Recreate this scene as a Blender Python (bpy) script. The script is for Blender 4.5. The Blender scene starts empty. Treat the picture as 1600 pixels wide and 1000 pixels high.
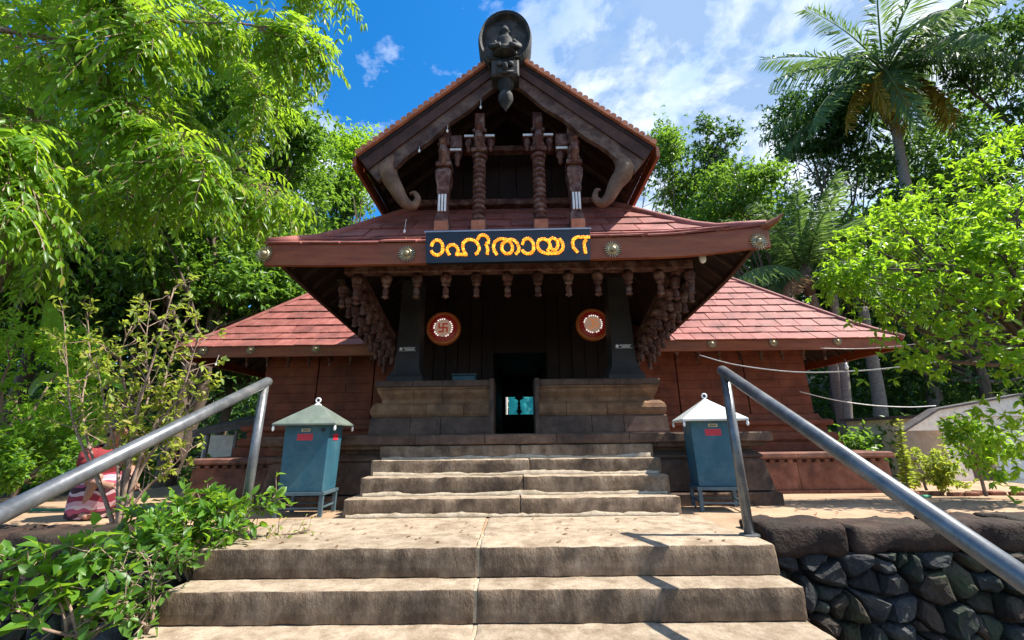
import bpy, bmesh, math, random
import numpy as np
from mathutils import Vector, Matrix, noise

R = math.radians
random.seed(7)
rng = np.random.default_rng(11)
scene = bpy.context.scene
COL = scene.collection

# ------------------------------------------------------------------ camera
EYE = Vector((0.0, 0.0, 0.67))
FPX = 640.0                      # focal length in pixels of a 1600 px wide frame
PITCH, YAW, ROLL = R(16.0), 0.0094, 0.0115
_Rt = Vector((math.cos(YAW), math.sin(YAW), 0))
_Fh = Vector((-math.sin(YAW), math.cos(YAW), 0))
_Z = Vector((0, 0, 1))
_F = _Fh * math.cos(PITCH) + _Z * math.sin(PITCH)
_U = -_Fh * math.sin(PITCH) + _Z * math.cos(PITCH)
_R2 = _Rt * math.cos(ROLL) - _U * math.sin(ROLL)
_U2 = _U * math.cos(ROLL) + _Rt * math.sin(ROLL)
cam_data = bpy.data.cameras.new('camera')
cam_data.sensor_width = 36.0
cam_data.lens = FPX / 1600.0 * 36.0
cam_data.clip_start = 0.05
cam_data.clip_end = 1500.0
cam = bpy.data.objects.new('camera', cam_data)
COL.objects.link(cam)
cam.matrix_world = Matrix((
    (_R2.x, _U2.x, -_F.x, EYE.x),
    (_R2.y, _U2.y, -_F.y, EYE.y),
    (_R2.z, _U2.z, -_F.z, EYE.z),
    (0, 0, 0, 1)))
scene.camera = cam


def at(px, py, y):
    """world point at depth y seen at photograph pixel (px, py)"""
    d = _R2 * (px - 800.0) + _U2 * (500.0 - py) + _F * FPX
    t = (y - EYE.y) / d.y
    return EYE + d * t


# ------------------------------------------------------------------ light
SUN_DIR = Vector((0.72, -0.05, 1.0)).normalized()      # towards the sun
SUN_STRENGTH = 5.0
SKY_STRENGTH = 0.115
EXPOSURE = 1.12
world = bpy.data.worlds.new('World')
scene.world = world
world.use_nodes = True
wn, wl = world.node_tree.nodes, world.node_tree.links
wn.clear()
w_out = wn.new('ShaderNodeOutputWorld')
w_bg = wn.new('ShaderNodeBackground')
w_bg.inputs['Strength'].default_value = SKY_STRENGTH
w_sky = wn.new('ShaderNodeTexSky')
w_sky.sky_type = 'NISHITA'
w_sky.sun_disc = False
w_sky.sun_elevation = math.asin(SUN_DIR.z)
w_sky.sun_rotation = math.atan2(SUN_DIR.x, SUN_DIR.y)
w_sky.air_density = 1.0
w_sky.dust_density = 0.3
w_sky.ozone_density = 2.5
w_hsv = wn.new('ShaderNodeHueSaturation')
w_hsv.inputs['Saturation'].default_value = 1.4
w_hsv.inputs['Value'].default_value = 1.15
wl.new(w_sky.outputs[0], w_hsv.inputs['Color'])


def wmath(op, a, b=None, c=None, clamp=False):
    n = wn.new('ShaderNodeMath')
    n.operation = op
    n.use_clamp = clamp
    for k, v in enumerate((a, b, c)):
        if v is None:
            continue
        if isinstance(v, (int, float)):
            n.inputs[k].default_value = v
        else:
            wl.new(v, n.inputs[k])
    return n.outputs[0]


# clouds: a flat layer far overhead, seen along each direction
w_tc = wn.new('ShaderNodeTexCoord')
w_sep = wn.new('ShaderNodeSeparateXYZ')
wl.new(w_tc.outputs['Generated'], w_sep.inputs[0])
w_h = wmath('ADD', wmath('MAXIMUM', w_sep.outputs[2], 0.0), 0.22)
w_cx = wmath('DIVIDE', w_sep.outputs[0], w_h)
w_cy = wmath('DIVIDE', w_sep.outputs[1], w_h)
w_cmb = wn.new('ShaderNodeCombineXYZ')
wl.new(w_cx, w_cmb.inputs[0])
wl.new(w_cy, w_cmb.inputs[1])
w_cmb.inputs[2].default_value = 3.1


def wnoise(scale, detail, rough, off):
    m = wn.new('ShaderNodeMapping')
    m.inputs['Location'].default_value = off
    wl.new(w_cmb.outputs[0], m.inputs[0])
    n = wn.new('ShaderNodeTexNoise')
    n.inputs['Scale'].default_value = scale
    n.inputs['Detail'].default_value = detail
    n.inputs['Roughness'].default_value = rough
    n.inputs['Distortion'].default_value = 0.25
    wl.new(m.outputs[0], n.inputs['Vector'])
    return n.outputs['Fac']


CLOUD_OFF = (0.0, 0.0, 0.0)
w_n1 = wnoise(1.55, 10, 0.60, CLOUD_OFF)
w_n2 = wnoise(4.2, 6, 0.6, (5.2, 1.3, 2.0))
w_cov = wmath('ADD', w_n1, wmath('MULTIPLY', wmath('MINIMUM', wmath('MAXIMUM', w_cx, -1.2), 1.2), 0.14))
w_fac = wmath('MULTIPLY', wmath('SUBTRACT', w_cov, 0.47), 6.5, clamp=True)
w_thick = wmath('MULTIPLY', wmath('SUBTRACT', w_cov, 0.50), 9.5, clamp=True)
w_shade = wmath('MULTIPLY', w_thick, wmath('ADD', wmath('MULTIPLY', w_n2, 3.2), -0.85), clamp=True)
w_cc = wn.new('ShaderNodeMixRGB')
wl.new(w_shade, w_cc.inputs[0])
w_cc.inputs[1].default_value = (7.4, 7.6, 7.9, 1)
w_cc.inputs[2].default_value = (1.65, 2.45, 3.8, 1)
w_mix = wn.new('ShaderNodeMixRGB')
wl.new(w_fac, w_mix.inputs[0])
wl.new(w_hsv.outputs[0], w_mix.inputs[1])
wl.new(w_cc.outputs[0], w_mix.inputs[2])
wl.new(w_mix.outputs[0], w_bg.inputs['Color'])
wl.new(w_bg.outputs[0], w_out.inputs['Surface'])

sun_data = bpy.data.lights.new('sun', 'SUN')
sun_data.energy = SUN_STRENGTH
sun_data.angle = R(0.5)
sun_data.color = (1.0, 0.95, 0.86)
sun = bpy.data.objects.new('sun', sun_data)
COL.objects.link(sun)
sun.rotation_euler = SUN_DIR.to_track_quat('Z', 'Y').to_euler()
sun.location = SUN_DIR * 40

scene.view_settings.view_transform = 'Standard'
scene.view_settings.look = 'None'
scene.view_settings.gamma = 1.0
scene.view_settings.use_curve_mapping = False
scene.view_settings.exposure = EXPOSURE
scene.render.engine = 'CYCLES'
scene.cycles.max_bounces = 8
scene.cycles.diffuse_bounces = 4
scene.cycles.transparent_max_bounces = 6

# ------------------------------------------------------------------ materials
MATS = {}


class NT:
    def __init__(self, name):
        m = bpy.data.materials.new(name)
        m.use_nodes = True
        self.m = m
        self.n, self.l = m.node_tree.nodes, m.node_tree.links
        self.n.clear()
        self.out = self.n.new('ShaderNodeOutputMaterial')
        self.p = self.n.new('ShaderNodeBsdfPrincipled')
        self.l.new(self.p.outputs[0], self.out.inputs['Surface'])

    def noise(self, vec, scale, detail=5, rough=0.6, dist=0.0):
        n = self.n.new('ShaderNodeTexNoise')
        n.inputs['Scale'].default_value = scale
        n.inputs['Detail'].default_value = detail
        n.inputs['Roughness'].default_value = rough
        n.inputs['Distortion'].default_value = dist
        self.l.new(vec, n.inputs['Vector'])
        return n.outputs['Fac']

    def ramp(self, fac, stops):
        r = self.n.new('ShaderNodeValToRGB')
        e = r.color_ramp.elements
        while len(e) < len(stops):
            e.new(0.5)
        for k, (p, c) in enumerate(stops):
            e[k].position = p
            e[k].color = (c, c, c, 1) if isinstance(c, (int, float)) else (c[0], c[1], c[2], 1)
        self.l.new(fac, r.inputs[0])
        return r.outputs[0]

    def mix(self, fac, a, b, mode='MIX'):
        m = self.n.new('ShaderNodeMixRGB')
        m.blend_type = mode
        for k, v in enumerate((fac, a, b)):
            if isinstance(v, (int, float)):
                m.inputs[k].default_value = v if k == 0 else (v, v, v, 1)
            elif isinstance(v, tuple):
                m.inputs[k].default_value = (v[0], v[1], v[2], 1)
            else:
                self.l.new(v, m.inputs[k])
        return m.outputs[0]

    def pos(self, stretch=None, obj=False):
        if obj:
            v = self.n.new('ShaderNodeTexCoord').outputs['Object']
        else:
            v = self.n.new('ShaderNodeNewGeometry').outputs['Position']
        if stretch:
            m = self.n.new('ShaderNodeMapping')
            m.inputs['Scale'].default_value = stretch
            self.l.new(v, m.inputs[0])
            v = m.outputs[0]
        return v

    def rnd(self):
        return self.n.new('ShaderNodeObjectInfo').outputs['Random']

    def bump(self, h, strength=0.3, dist=0.02):
        b = self.n.new('ShaderNodeBump')
        b.inputs['Strength'].default_value = strength
        b.inputs['Distance'].default_value = dist
        self.l.new(h, b.inputs['Height'])
        self.l.new(b.outputs[0], self.p.inputs['Normal'])


def surf(name, dark, mid, light, scale=6.0, rough=0.8, bump=0.4, bdist=0.02, stretch=None,
         stain=None, stain_scale=1.5, stain_amt=0.6, vary=0.0, metal=0.0, fine=60.0, spec=0.3):
    """mottled surface: three tones over noise, stains in large blotches, grain in relief"""
    t = NT(name)
    v = t.pos(stretch)
    a = t.noise(v, scale, 8, 0.65)
    c = t.ramp(a, [(0.28, dark), (0.5, mid), (0.74, light)])
    f = t.noise(v, fine, 4, 0.7)
    c = t.mix(0.45, c, t.ramp(f, [(0.25, 0.55), (0.75, 1.35)]), 'MULTIPLY')
    if stain:
        s = t.noise(t.pos(), stain_scale, 7, 0.7, 0.4)
        sf = t.ramp(s, [(0.48, 0.0), (0.64, stain_amt)])
        c = t.mix(sf, c, stain)
    if vary:
        rv = t.ramp(t.rnd(), [(0.0, 1 - vary), (1.0, 1 + vary)])
        c = t.mix(1.0, c, rv, 'MULTIPLY')
    t.l.new(c, t.p.inputs['Base Color'])
    t.p.inputs['Roughness'].default_value = rough
    t.p.inputs['Metallic'].default_value = metal
    t.p.inputs['Specular IOR Level'].default_value = spec
    h = t.mix(0.5, a, f)
    t.bump(h, bump, bdist)
    MATS[name] = t.m
    return t.m


def plain(name, col, rough=0.5, metal=0.0, emit=None, spec=0.5):
    t = NT(name)
    v = t.pos()
    a = t.noise(v, 9, 6, 0.65)
    c = t.mix(0.5, col, t.ramp(a, [(0.3, 0.65), (0.7, 1.3)]), 'MULTIPLY')
    t.l.new(c, t.p.inputs['Base Color'])
    t.p.inputs['Roughness'].default_value = rough
    t.p.inputs['Metallic'].default_value = metal
    t.p.inputs['Specular IOR Level'].default_value = spec
    if emit:
        t.p.inputs['Emission Color'].default_value = (emit[0], emit[1], emit[2], 1)
        t.p.inputs['Emission Strength'].default_value = emit[3]
    MATS[name] = t.m
    return t.m


def leafmat(name, dark, light, trans, tfac=0.4, rough=0.4, odd=None, odd_at=0.95):
    t = NT(name)
    at_ = t.n.new('ShaderNodeAttribute')
    at_.attribute_name = 'tint'
    stops = [(0.0, dark), (odd_at - 0.06 if odd else 1.0, light)]
    if odd:
        stops += [(odd_at, odd)]
    c = t.ramp(at_.outputs['Fac'], stops)
    t.l.new(c, t.p.inputs['Base Color'])
    t.p.inputs['Roughness'].default_value = rough
    t.p.inputs['Specular IOR Level'].default_value = 0.4
    tr = t.n.new('ShaderNodeBsdfTranslucent')
    tc = t.mix(0.72, c, trans)
    t.l.new(tc, tr.inputs['Color'])
    mx = t.n.new('ShaderNodeMixShader')
    mx.inputs[0].default_value = tfac
    t.l.new(t.p.outputs[0], mx.inputs[1])
    t.l.new(tr.outputs[0], mx.inputs[2])
    t.l.new(mx.outputs[0], t.out.inputs['Surface'])
    MATS[name] = t.m
    return t.m


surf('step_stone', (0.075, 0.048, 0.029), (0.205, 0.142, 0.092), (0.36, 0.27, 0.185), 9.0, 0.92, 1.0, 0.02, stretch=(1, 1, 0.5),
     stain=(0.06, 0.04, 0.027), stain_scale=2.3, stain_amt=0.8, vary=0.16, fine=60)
surf('mortar', (0.28, 0.22, 0.15), (0.42, 0.34, 0.24), (0.52, 0.44, 0.33), 14.0, 0.95, 0.6, 0.01,
     stain=(0.2, 0.15, 0.09), stain_scale=5.0, stain_amt=0.6)
surf('sunlit_tread_stone', (0.19, 0.138, 0.09), (0.345, 0.27, 0.19), (0.46, 0.375, 0.275), 9.0, 0.92, 0.8, 0.015,
     stain=(0.17, 0.115, 0.07), stain_scale=2.7, stain_amt=0.6, vary=0.10, fine=60)  # upward step faces: sunlit tone put into the colour
surf('plinth_stone', (0.045, 0.026, 0.018), (0.11, 0.065, 0.042), (0.19, 0.12, 0.08), 5.5, 0.85, 0.6, 0.025,
     stain=(0.03, 0.024, 0.022), stain_scale=1.8, stain_amt=0.7, vary=0.18, fine=45)
surf('bench_stone', (0.13, 0.058, 0.028), (0.27, 0.135, 0.065), (0.38, 0.21, 0.105), 4.5, 0.75, 0.5, 0.02,
     stain=(0.09, 0.05, 0.03), stain_scale=1.6, stain_amt=0.6, vary=0.15, fine=45)
surf('bench_dark_stone', (0.07, 0.038, 0.026), (0.135, 0.08, 0.055), (0.21, 0.13, 0.09), 4.5, 0.8, 0.5, 0.02,
     stain=(0.04, 0.03, 0.03), vary=0.15)
surf('red_wall', (0.10, 0.026, 0.014), (0.185, 0.052, 0.027), (0.25, 0.082, 0.045), 3.5, 0.8, 0.35, 0.015,
     stain=(0.075, 0.028, 0.02), stain_scale=1.5, stain_amt=0.6, vary=0.06, fine=40)
surf('red_plinth', (0.09, 0.035, 0.025), (0.20, 0.085, 0.06), (0.29, 0.14, 0.10), 4.0, 0.85, 0.5, 0.02,
     stain=(0.06, 0.04, 0.035), stain_scale=1.7, stain_amt=0.65, vary=0.15)
surf('roof_tile', (0.20, 0.060, 0.048), (0.295, 0.098, 0.080), (0.37, 0.145, 0.12), 5.0, 0.7, 0.35, 0.01,
     stain=(0.13, 0.055, 0.048), stain_scale=2.1, stain_amt=0.6, vary=0.15, fine=50)
surf('edge_tile', (0.32, 0.10, 0.05), (0.45, 0.16, 0.08), (0.55, 0.23, 0.13), 8.0, 0.7, 0.3, 0.01, vary=0.18)
surf('fascia_paint', (0.15, 0.034, 0.014), (0.25, 0.062, 0.022), (0.32, 0.10, 0.035), 4.0, 0.45, 0.15, 0.008,
     stretch=(0.5, 1, 3), stain=(0.20, 0.085, 0.03), stain_scale=1.1, stain_amt=0.6, vary=0.05)
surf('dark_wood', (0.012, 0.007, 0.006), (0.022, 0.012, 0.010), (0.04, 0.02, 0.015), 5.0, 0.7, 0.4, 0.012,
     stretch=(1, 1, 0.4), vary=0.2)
surf('carved_wood', (0.028, 0.011, 0.009), (0.08, 0.028, 0.020), (0.21, 0.11, 0.08), 9.0, 0.65, 0.5, 0.012,
     stain=(0.28, 0.2, 0.16), stain_scale=7.0, stain_amt=0.5, vary=0.2)
surf('grey_wood', (0.03, 0.017, 0.014), (0.075, 0.042, 0.034), (0.17, 0.11, 0.085), 5.0, 0.8, 0.6, 0.015,
     stain=(0.22, 0.15, 0.11), stain_scale=4.5, stain_amt=0.55, vary=0.1)
surf('scroll_wood', (0.07, 0.04, 0.026), (0.17, 0.10, 0.062), (0.30, 0.20, 0.13), 6.0, 0.7, 0.5, 0.012,
     stain=(0.12, 0.06, 0.04), stain_scale=5, stain_amt=0.6)
surf('gable_crest', (0.012, 0.014, 0.014), (0.025, 0.028, 0.028), (0.055, 0.055, 0.05), 6.0, 0.75, 0.6, 0.02,
     stain=(0.16, 0.13, 0.11), stain_scale=6.0, stain_amt=0.35)
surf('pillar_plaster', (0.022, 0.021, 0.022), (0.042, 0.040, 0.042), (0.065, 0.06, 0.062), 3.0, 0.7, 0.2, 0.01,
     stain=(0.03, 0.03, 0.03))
surf('brass', (0.22, 0.17, 0.09), (0.40, 0.33, 0.2), (0.6, 0.54, 0.38), 20.0, 0.42, 0.4, 0.005, metal=0.65)
surf('rafter_wood', (0.03, 0.02, 0.016), (0.055, 0.036, 0.028), (0.09, 0.06, 0.045), 6.0, 0.75, 0.3, 0.01)
surf('barge_wood', (0.03, 0.014, 0.010), (0.06, 0.026, 0.018), (0.10, 0.05, 0.035), 5.0, 0.7, 0.4, 0.012)
surf('steel_pipe', (0.07, 0.075, 0.08), (0.12, 0.127, 0.135), (0.20, 0.205, 0.21), 8.0, 0.36, 0.12, 0.003,
     metal=0.35, stain=(0.24, 0.23, 0.22), stain_scale=11, stain_amt=0.45, spec=0.6)
surf('blue_paint', (0.018, 0.07, 0.10), (0.03, 0.10, 0.14), (0.045, 0.13, 0.17), 3.0, 0.42, 0.08, 0.004,
     stain=(0.10, 0.17, 0.19), stain_scale=5.0, stain_amt=0.3)
surf('blue_frame', (0.05, 0.085, 0.10), (0.08, 0.12, 0.14), (0.11, 0.16, 0.18), 6.0, 0.45, 0.1, 0.004)
surf('box_roof_pale', (0.52, 0.54, 0.50), (0.66, 0.67, 0.62), (0.75, 0.75, 0.70), 4.0, 0.4, 0.1, 0.004,
     stain=(0.45, 0.46, 0.40), stain_scale=4.0, stain_amt=0.4)
surf('box_roof', (0.10, 0.125, 0.105), (0.155, 0.18, 0.155), (0.23, 0.26, 0.225), 4.0, 0.38, 0.1, 0.004,
     stain=(0.08, 0.13, 0.08), stain_scale=4.0, stain_amt=0.4)
plain('white_paint', (0.78, 0.77, 0.74), 0.5)
plain('label_red', (0.55, 0.03, 0.05), 0.5)
plain('label_letter', (0.42, 0.02, 0.03), 0.5)
plain('black_board', (0.012, 0.013, 0.015), 0.35)
plain('board_edge', (0.30, 0.31, 0.33), 0.35, 0.6)
plain('plaque_black', (0.02, 0.02, 0.022), 0.4)
plain('wire_white', (0.62, 0.62, 0.60), 0.5)
plain('led_orange', (0.5, 0.16, 0.01), 0.4, emit=(1.0, 0.27, 0.012, 0.75))
plain('led_yellow', (0.6, 0.28, 0.03), 0.4, emit=(1.0, 0.42, 0.03, 0.8))
plain('led_white', (0.9, 0.88, 0.85), 0.4, emit=(1.0, 0.95, 0.9, 0.45))
plain('disc_maroon', (0.2, 0.015, 0.016), 0.25, emit=(0.5, 0.02, 0.015, 0.05))
plain('disc_rim', (0.36, 0.13, 0.05), 0.25, 0.4, emit=(0.6, 0.14, 0.03, 0.03))
plain('disc_grey', (0.30, 0.22, 0.18), 0.4, emit=(0.5, 0.32, 0.24, 0.22))
plain('mark_red', (0.30, 0.035, 0.02), 0.4, emit=(0.5, 0.06, 0.03, 0.16))
plain('mark_orange', (0.45, 0.16, 0.06), 0.4, emit=(0.6, 0.2, 0.06, 0.3))
plain('green_hose', (0.05, 0.25, 0.14), 0.5)
plain('bulb_glass', (0.85, 0.85, 0.83), 0.2)
plain('skin', (0.30, 0.155, 0.10), 0.55)
plain('hair', (0.012, 0.010, 0.010), 0.4)
plain('red_cloth', (0.22, 0.022, 0.026), 0.85)
plain('shed_white', (0.78, 0.71, 0.60), 0.8)
plain('shed_grey', (0.16, 0.15, 0.15), 0.8)
plain('door_brown', (0.12, 0.065, 0.05), 0.7)
plain('dark_paint', (0.030, 0.028, 0.030), 0.8)  # near-black paint of small fittings and the coin slot strip
surf('dirt', (0.05, 0.035, 0.022), (0.09, 0.062, 0.038), (0.14, 0.10, 0.062), 2.5, 0.95, 0.7, 0.04,
     stain=(0.05, 0.055, 0.02), stain_scale=0.7, stain_amt=0.7)
surf('court_sand', (0.27, 0.17, 0.10), (0.40, 0.265, 0.165), (0.50, 0.35, 0.23), 2.2, 0.9, 0.4, 0.02,
     stain=(0.24, 0.16, 0.10), stain_scale=0.9, stain_amt=0.6, fine=70)
surf('rubble', (0.014, 0.014, 0.015), (0.032, 0.032, 0.033), (0.075, 0.075, 0.072), 6.0, 0.8, 0.8, 0.03,
     stain=(0.03, 0.055, 0.015), stain_scale=2.2, stain_amt=0.75, vary=0.45, fine=30)
surf('rubble_brown', (0.022, 0.016, 0.012), (0.055, 0.040, 0.030), (0.12, 0.092, 0.07), 5.0, 0.85, 0.9, 0.03,
     stain=(0.03, 0.05, 0.015), stain_scale=2.0, stain_amt=0.7, vary=0.45, fine=28)
surf('cap_stone', (0.014, 0.009, 0.007), (0.034, 0.019, 0.014), (0.085, 0.05, 0.033), 6.0, 0.85, 0.9, 0.04,
     stain=(0.03, 0.03, 0.02), stain_scale=2.0, stain_amt=0.6, vary=0.2, fine=25)
surf('wall_core', (0.012, 0.011, 0.010), (0.02, 0.018, 0.016), (0.03, 0.027, 0.024), 8, 0.95, 0.5)
surf('bark', (0.06, 0.042, 0.03), (0.12, 0.088, 0.065), (0.20, 0.155, 0.12), 8, 0.9, 0.8, 0.03, stretch=(1, 1, 0.3))
surf('palm_bark', (0.12, 0.095, 0.075), (0.22, 0.18, 0.145), (0.32, 0.27, 0.22), 8, 0.9, 0.6, 0.03, stretch=(1, 1, 5))
surf('twig', (0.12, 0.08, 0.055), (0.25, 0.17, 0.125), (0.40, 0.30, 0.23), 14, 0.8, 0.4, 0.01)
surf('garden_brick', (0.13, 0.05, 0.03), (0.22, 0.09, 0.055), (0.3, 0.14, 0.09), 8, 0.9, 0.5, 0.01, vary=0.2)
surf('shed_roof', (0.05, 0.045, 0.045), (0.09, 0.08, 0.078), (0.14, 0.125, 0.12), 5, 0.8, 0.4, 0.02)


def tarp_mat():
    t = NT('cyan_tarp')
    c = t.ramp(t.noise(t.pos(), 3, 4), [(0.3, (0.02, 0.62, 0.62)), (0.7, (0.04, 0.75, 0.74))])
    t.l.new(c, t.p.inputs['Base Color'])
    tr = t.n.new('ShaderNodeBsdfTranslucent')
    t.l.new(c, tr.inputs['Color'])
    mx = t.n.new('ShaderNodeMixShader')
    mx.inputs[0].default_value = 0.6
    t.l.new(t.p.outputs[0], mx.inputs[1])
    t.l.new(tr.outputs[0], mx.inputs[2])
    t.l.new(mx.outputs[0], t.out.inputs['Surface'])
    MATS['cyan_tarp'] = t.m


tarp_mat()


def skirt_mat():
    t = NT('striped_cloth')
    sp = t.n.new('ShaderNodeSeparateXYZ')
    t.l.new(t.pos(), sp.inputs[0])
    w = t.n.new('ShaderNodeMath')
    w.operation = 'MULTIPLY_ADD'
    t.l.new(sp.outputs[2], w.inputs[0])
    w.inputs[1].default_value = 4.6
    nz = t.noise(t.pos(), 4, 2)
    t.l.new(nz, w.inputs[2])
    fr = t.n.new('ShaderNodeMath')
    fr.operation = 'FRACT'
    t.l.new(w.outputs[0], fr.inputs[0])
    r = t.n.new('ShaderNodeValToRGB')
    r.color_ramp.interpolation = 'CONSTANT'
    cols = [(0.0, (0.45, 0.26, 0.30)), (0.2, (0.22, 0.02, 0.04)), (0.42, (0.50, 0.36, 0.38)), (0.55, (0.05, 0.012, 0.02)),
            (0.75, (0.36, 0.07, 0.12)), (0.9, (0.50, 0.40, 0.42))]
    e = r.color_ramp.elements
    while len(e) < len(cols):
        e.new(0.5)
    for k, (p, c) in enumerate(cols):
        e[k].position = p
        e[k].color = (c[0], c[1], c[2], 1)
    t.l.new(fr.outputs[0], r.inputs[0])
    t.l.new(r.outputs[0], t.p.inputs['Base Color'])
    t.p.inputs['Roughness'].default_value = 0.9
    MATS['striped_cloth'] = t.m


skirt_mat()

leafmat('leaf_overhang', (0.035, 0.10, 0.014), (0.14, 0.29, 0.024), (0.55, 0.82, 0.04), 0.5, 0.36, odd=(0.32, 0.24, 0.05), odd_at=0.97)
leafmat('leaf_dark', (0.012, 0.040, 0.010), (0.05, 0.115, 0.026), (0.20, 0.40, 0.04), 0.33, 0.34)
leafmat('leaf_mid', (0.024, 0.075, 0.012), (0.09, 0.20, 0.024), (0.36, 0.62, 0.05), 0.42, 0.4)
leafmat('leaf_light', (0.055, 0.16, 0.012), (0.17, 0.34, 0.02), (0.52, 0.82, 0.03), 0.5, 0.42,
        odd=(0.30, 0.20, 0.03), odd_at=0.985)
leafmat('leaf_bush', (0.09, 0.16, 0.02), (0.26, 0.33, 0.045), (0.65, 0.74, 0.08), 0.45, 0.5,
        odd=(0.30, 0.24, 0.05), odd_at=0.93)
leafmat('leaf_shrub', (0.03, 0.10, 0.014), (0.12, 0.26, 0.025), (0.45, 0.72, 0.04), 0.45, 0.4)
leafmat('leaf_fresh', (0.10, 0.24, 0.02), (0.26, 0.44, 0.04), (0.62, 0.92, 0.05), 0.5, 0.42)
leafmat('leaf_banana', (0.06, 0.20, 0.02), (0.12, 0.32, 0.03), (0.40, 0.70, 0.04), 0.5, 0.4)
leafmat('leaf_palm', (0.025, 0.075, 0.028), (0.085, 0.16, 0.055), (0.30, 0.48, 0.09), 0.35, 0.6)
leafmat('leaf_palm_old', (0.20, 0.14, 0.02), (0.42, 0.29, 0.03), (0.7, 0.5, 0.05), 0.4, 0.5)
leafmat('leaf_dry', (0.16, 0.09, 0.05), (0.30, 0.19, 0.11), (0.4, 0.25, 0.12), 0.3, 0.6)


# ------------------------------------------------------------------ object helpers
ORIG = {}


def obj(name, verts, faces, mat, parent=None, smooth=False, origin=None):
    """one mesh object; verts in world space (or relative to the thing's base)"""
    o0 = Vector(origin) if origin is not None else Vector((0, 0, 0))
    p0 = ORIG.get(parent.name, Vector((0, 0, 0))) if parent else Vector((0, 0, 0))
    if parent and origin is None:
        o0 = p0
    me = bpy.data.meshes.new(name)
    me.from_pydata([(v[0] - o0.x, v[1] - o0.y, v[2] - o0.z) for v in verts], [], faces)
    me.materials.append(MATS[mat])
    if smooth:
        me.polygons.foreach_set('use_smooth', [True] * len(me.polygons))
    me.update()
    o = bpy.data.objects.new(name, me)
    COL.objects.link(o)
    if parent:
        o.parent = parent
        o.location = o0 - p0
    else:
        o.location = o0
    ORIG[o.name] = o0
    return o


def piece(name, mesh, parent, pos, rot=(0, 0, 0), scale=None):
    o = bpy.data.objects.new(name, mesh)
    COL.objects.link(o)
    p0 = ORIG.get(parent.name, Vector((0, 0, 0))) if parent else Vector((0, 0, 0))
    o.parent = parent
    o.location = Vector(pos) - p0
    o.rotation_euler = rot
    if scale:
        o.scale = scale
    ORIG[o.name] = Vector(pos)
    return o


def tag(o, label=None, cat=None, group=None, kind=None):
    if label:
        o['label'] = label
    if cat:
        o['category'] = cat
    if group:
        o['group'] = group
    if kind:
        o['kind'] = kind
    return o


def thing(name, label, cat, loc=(0, 0, 0), group=None):
    o = bpy.data.objects.new(name, None)
    o.empty_display_size = 0.2
    COL.objects.link(o)
    o.location = loc
    ORIG[o.name] = Vector(loc)
    return tag(o, label, cat, group)


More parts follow.
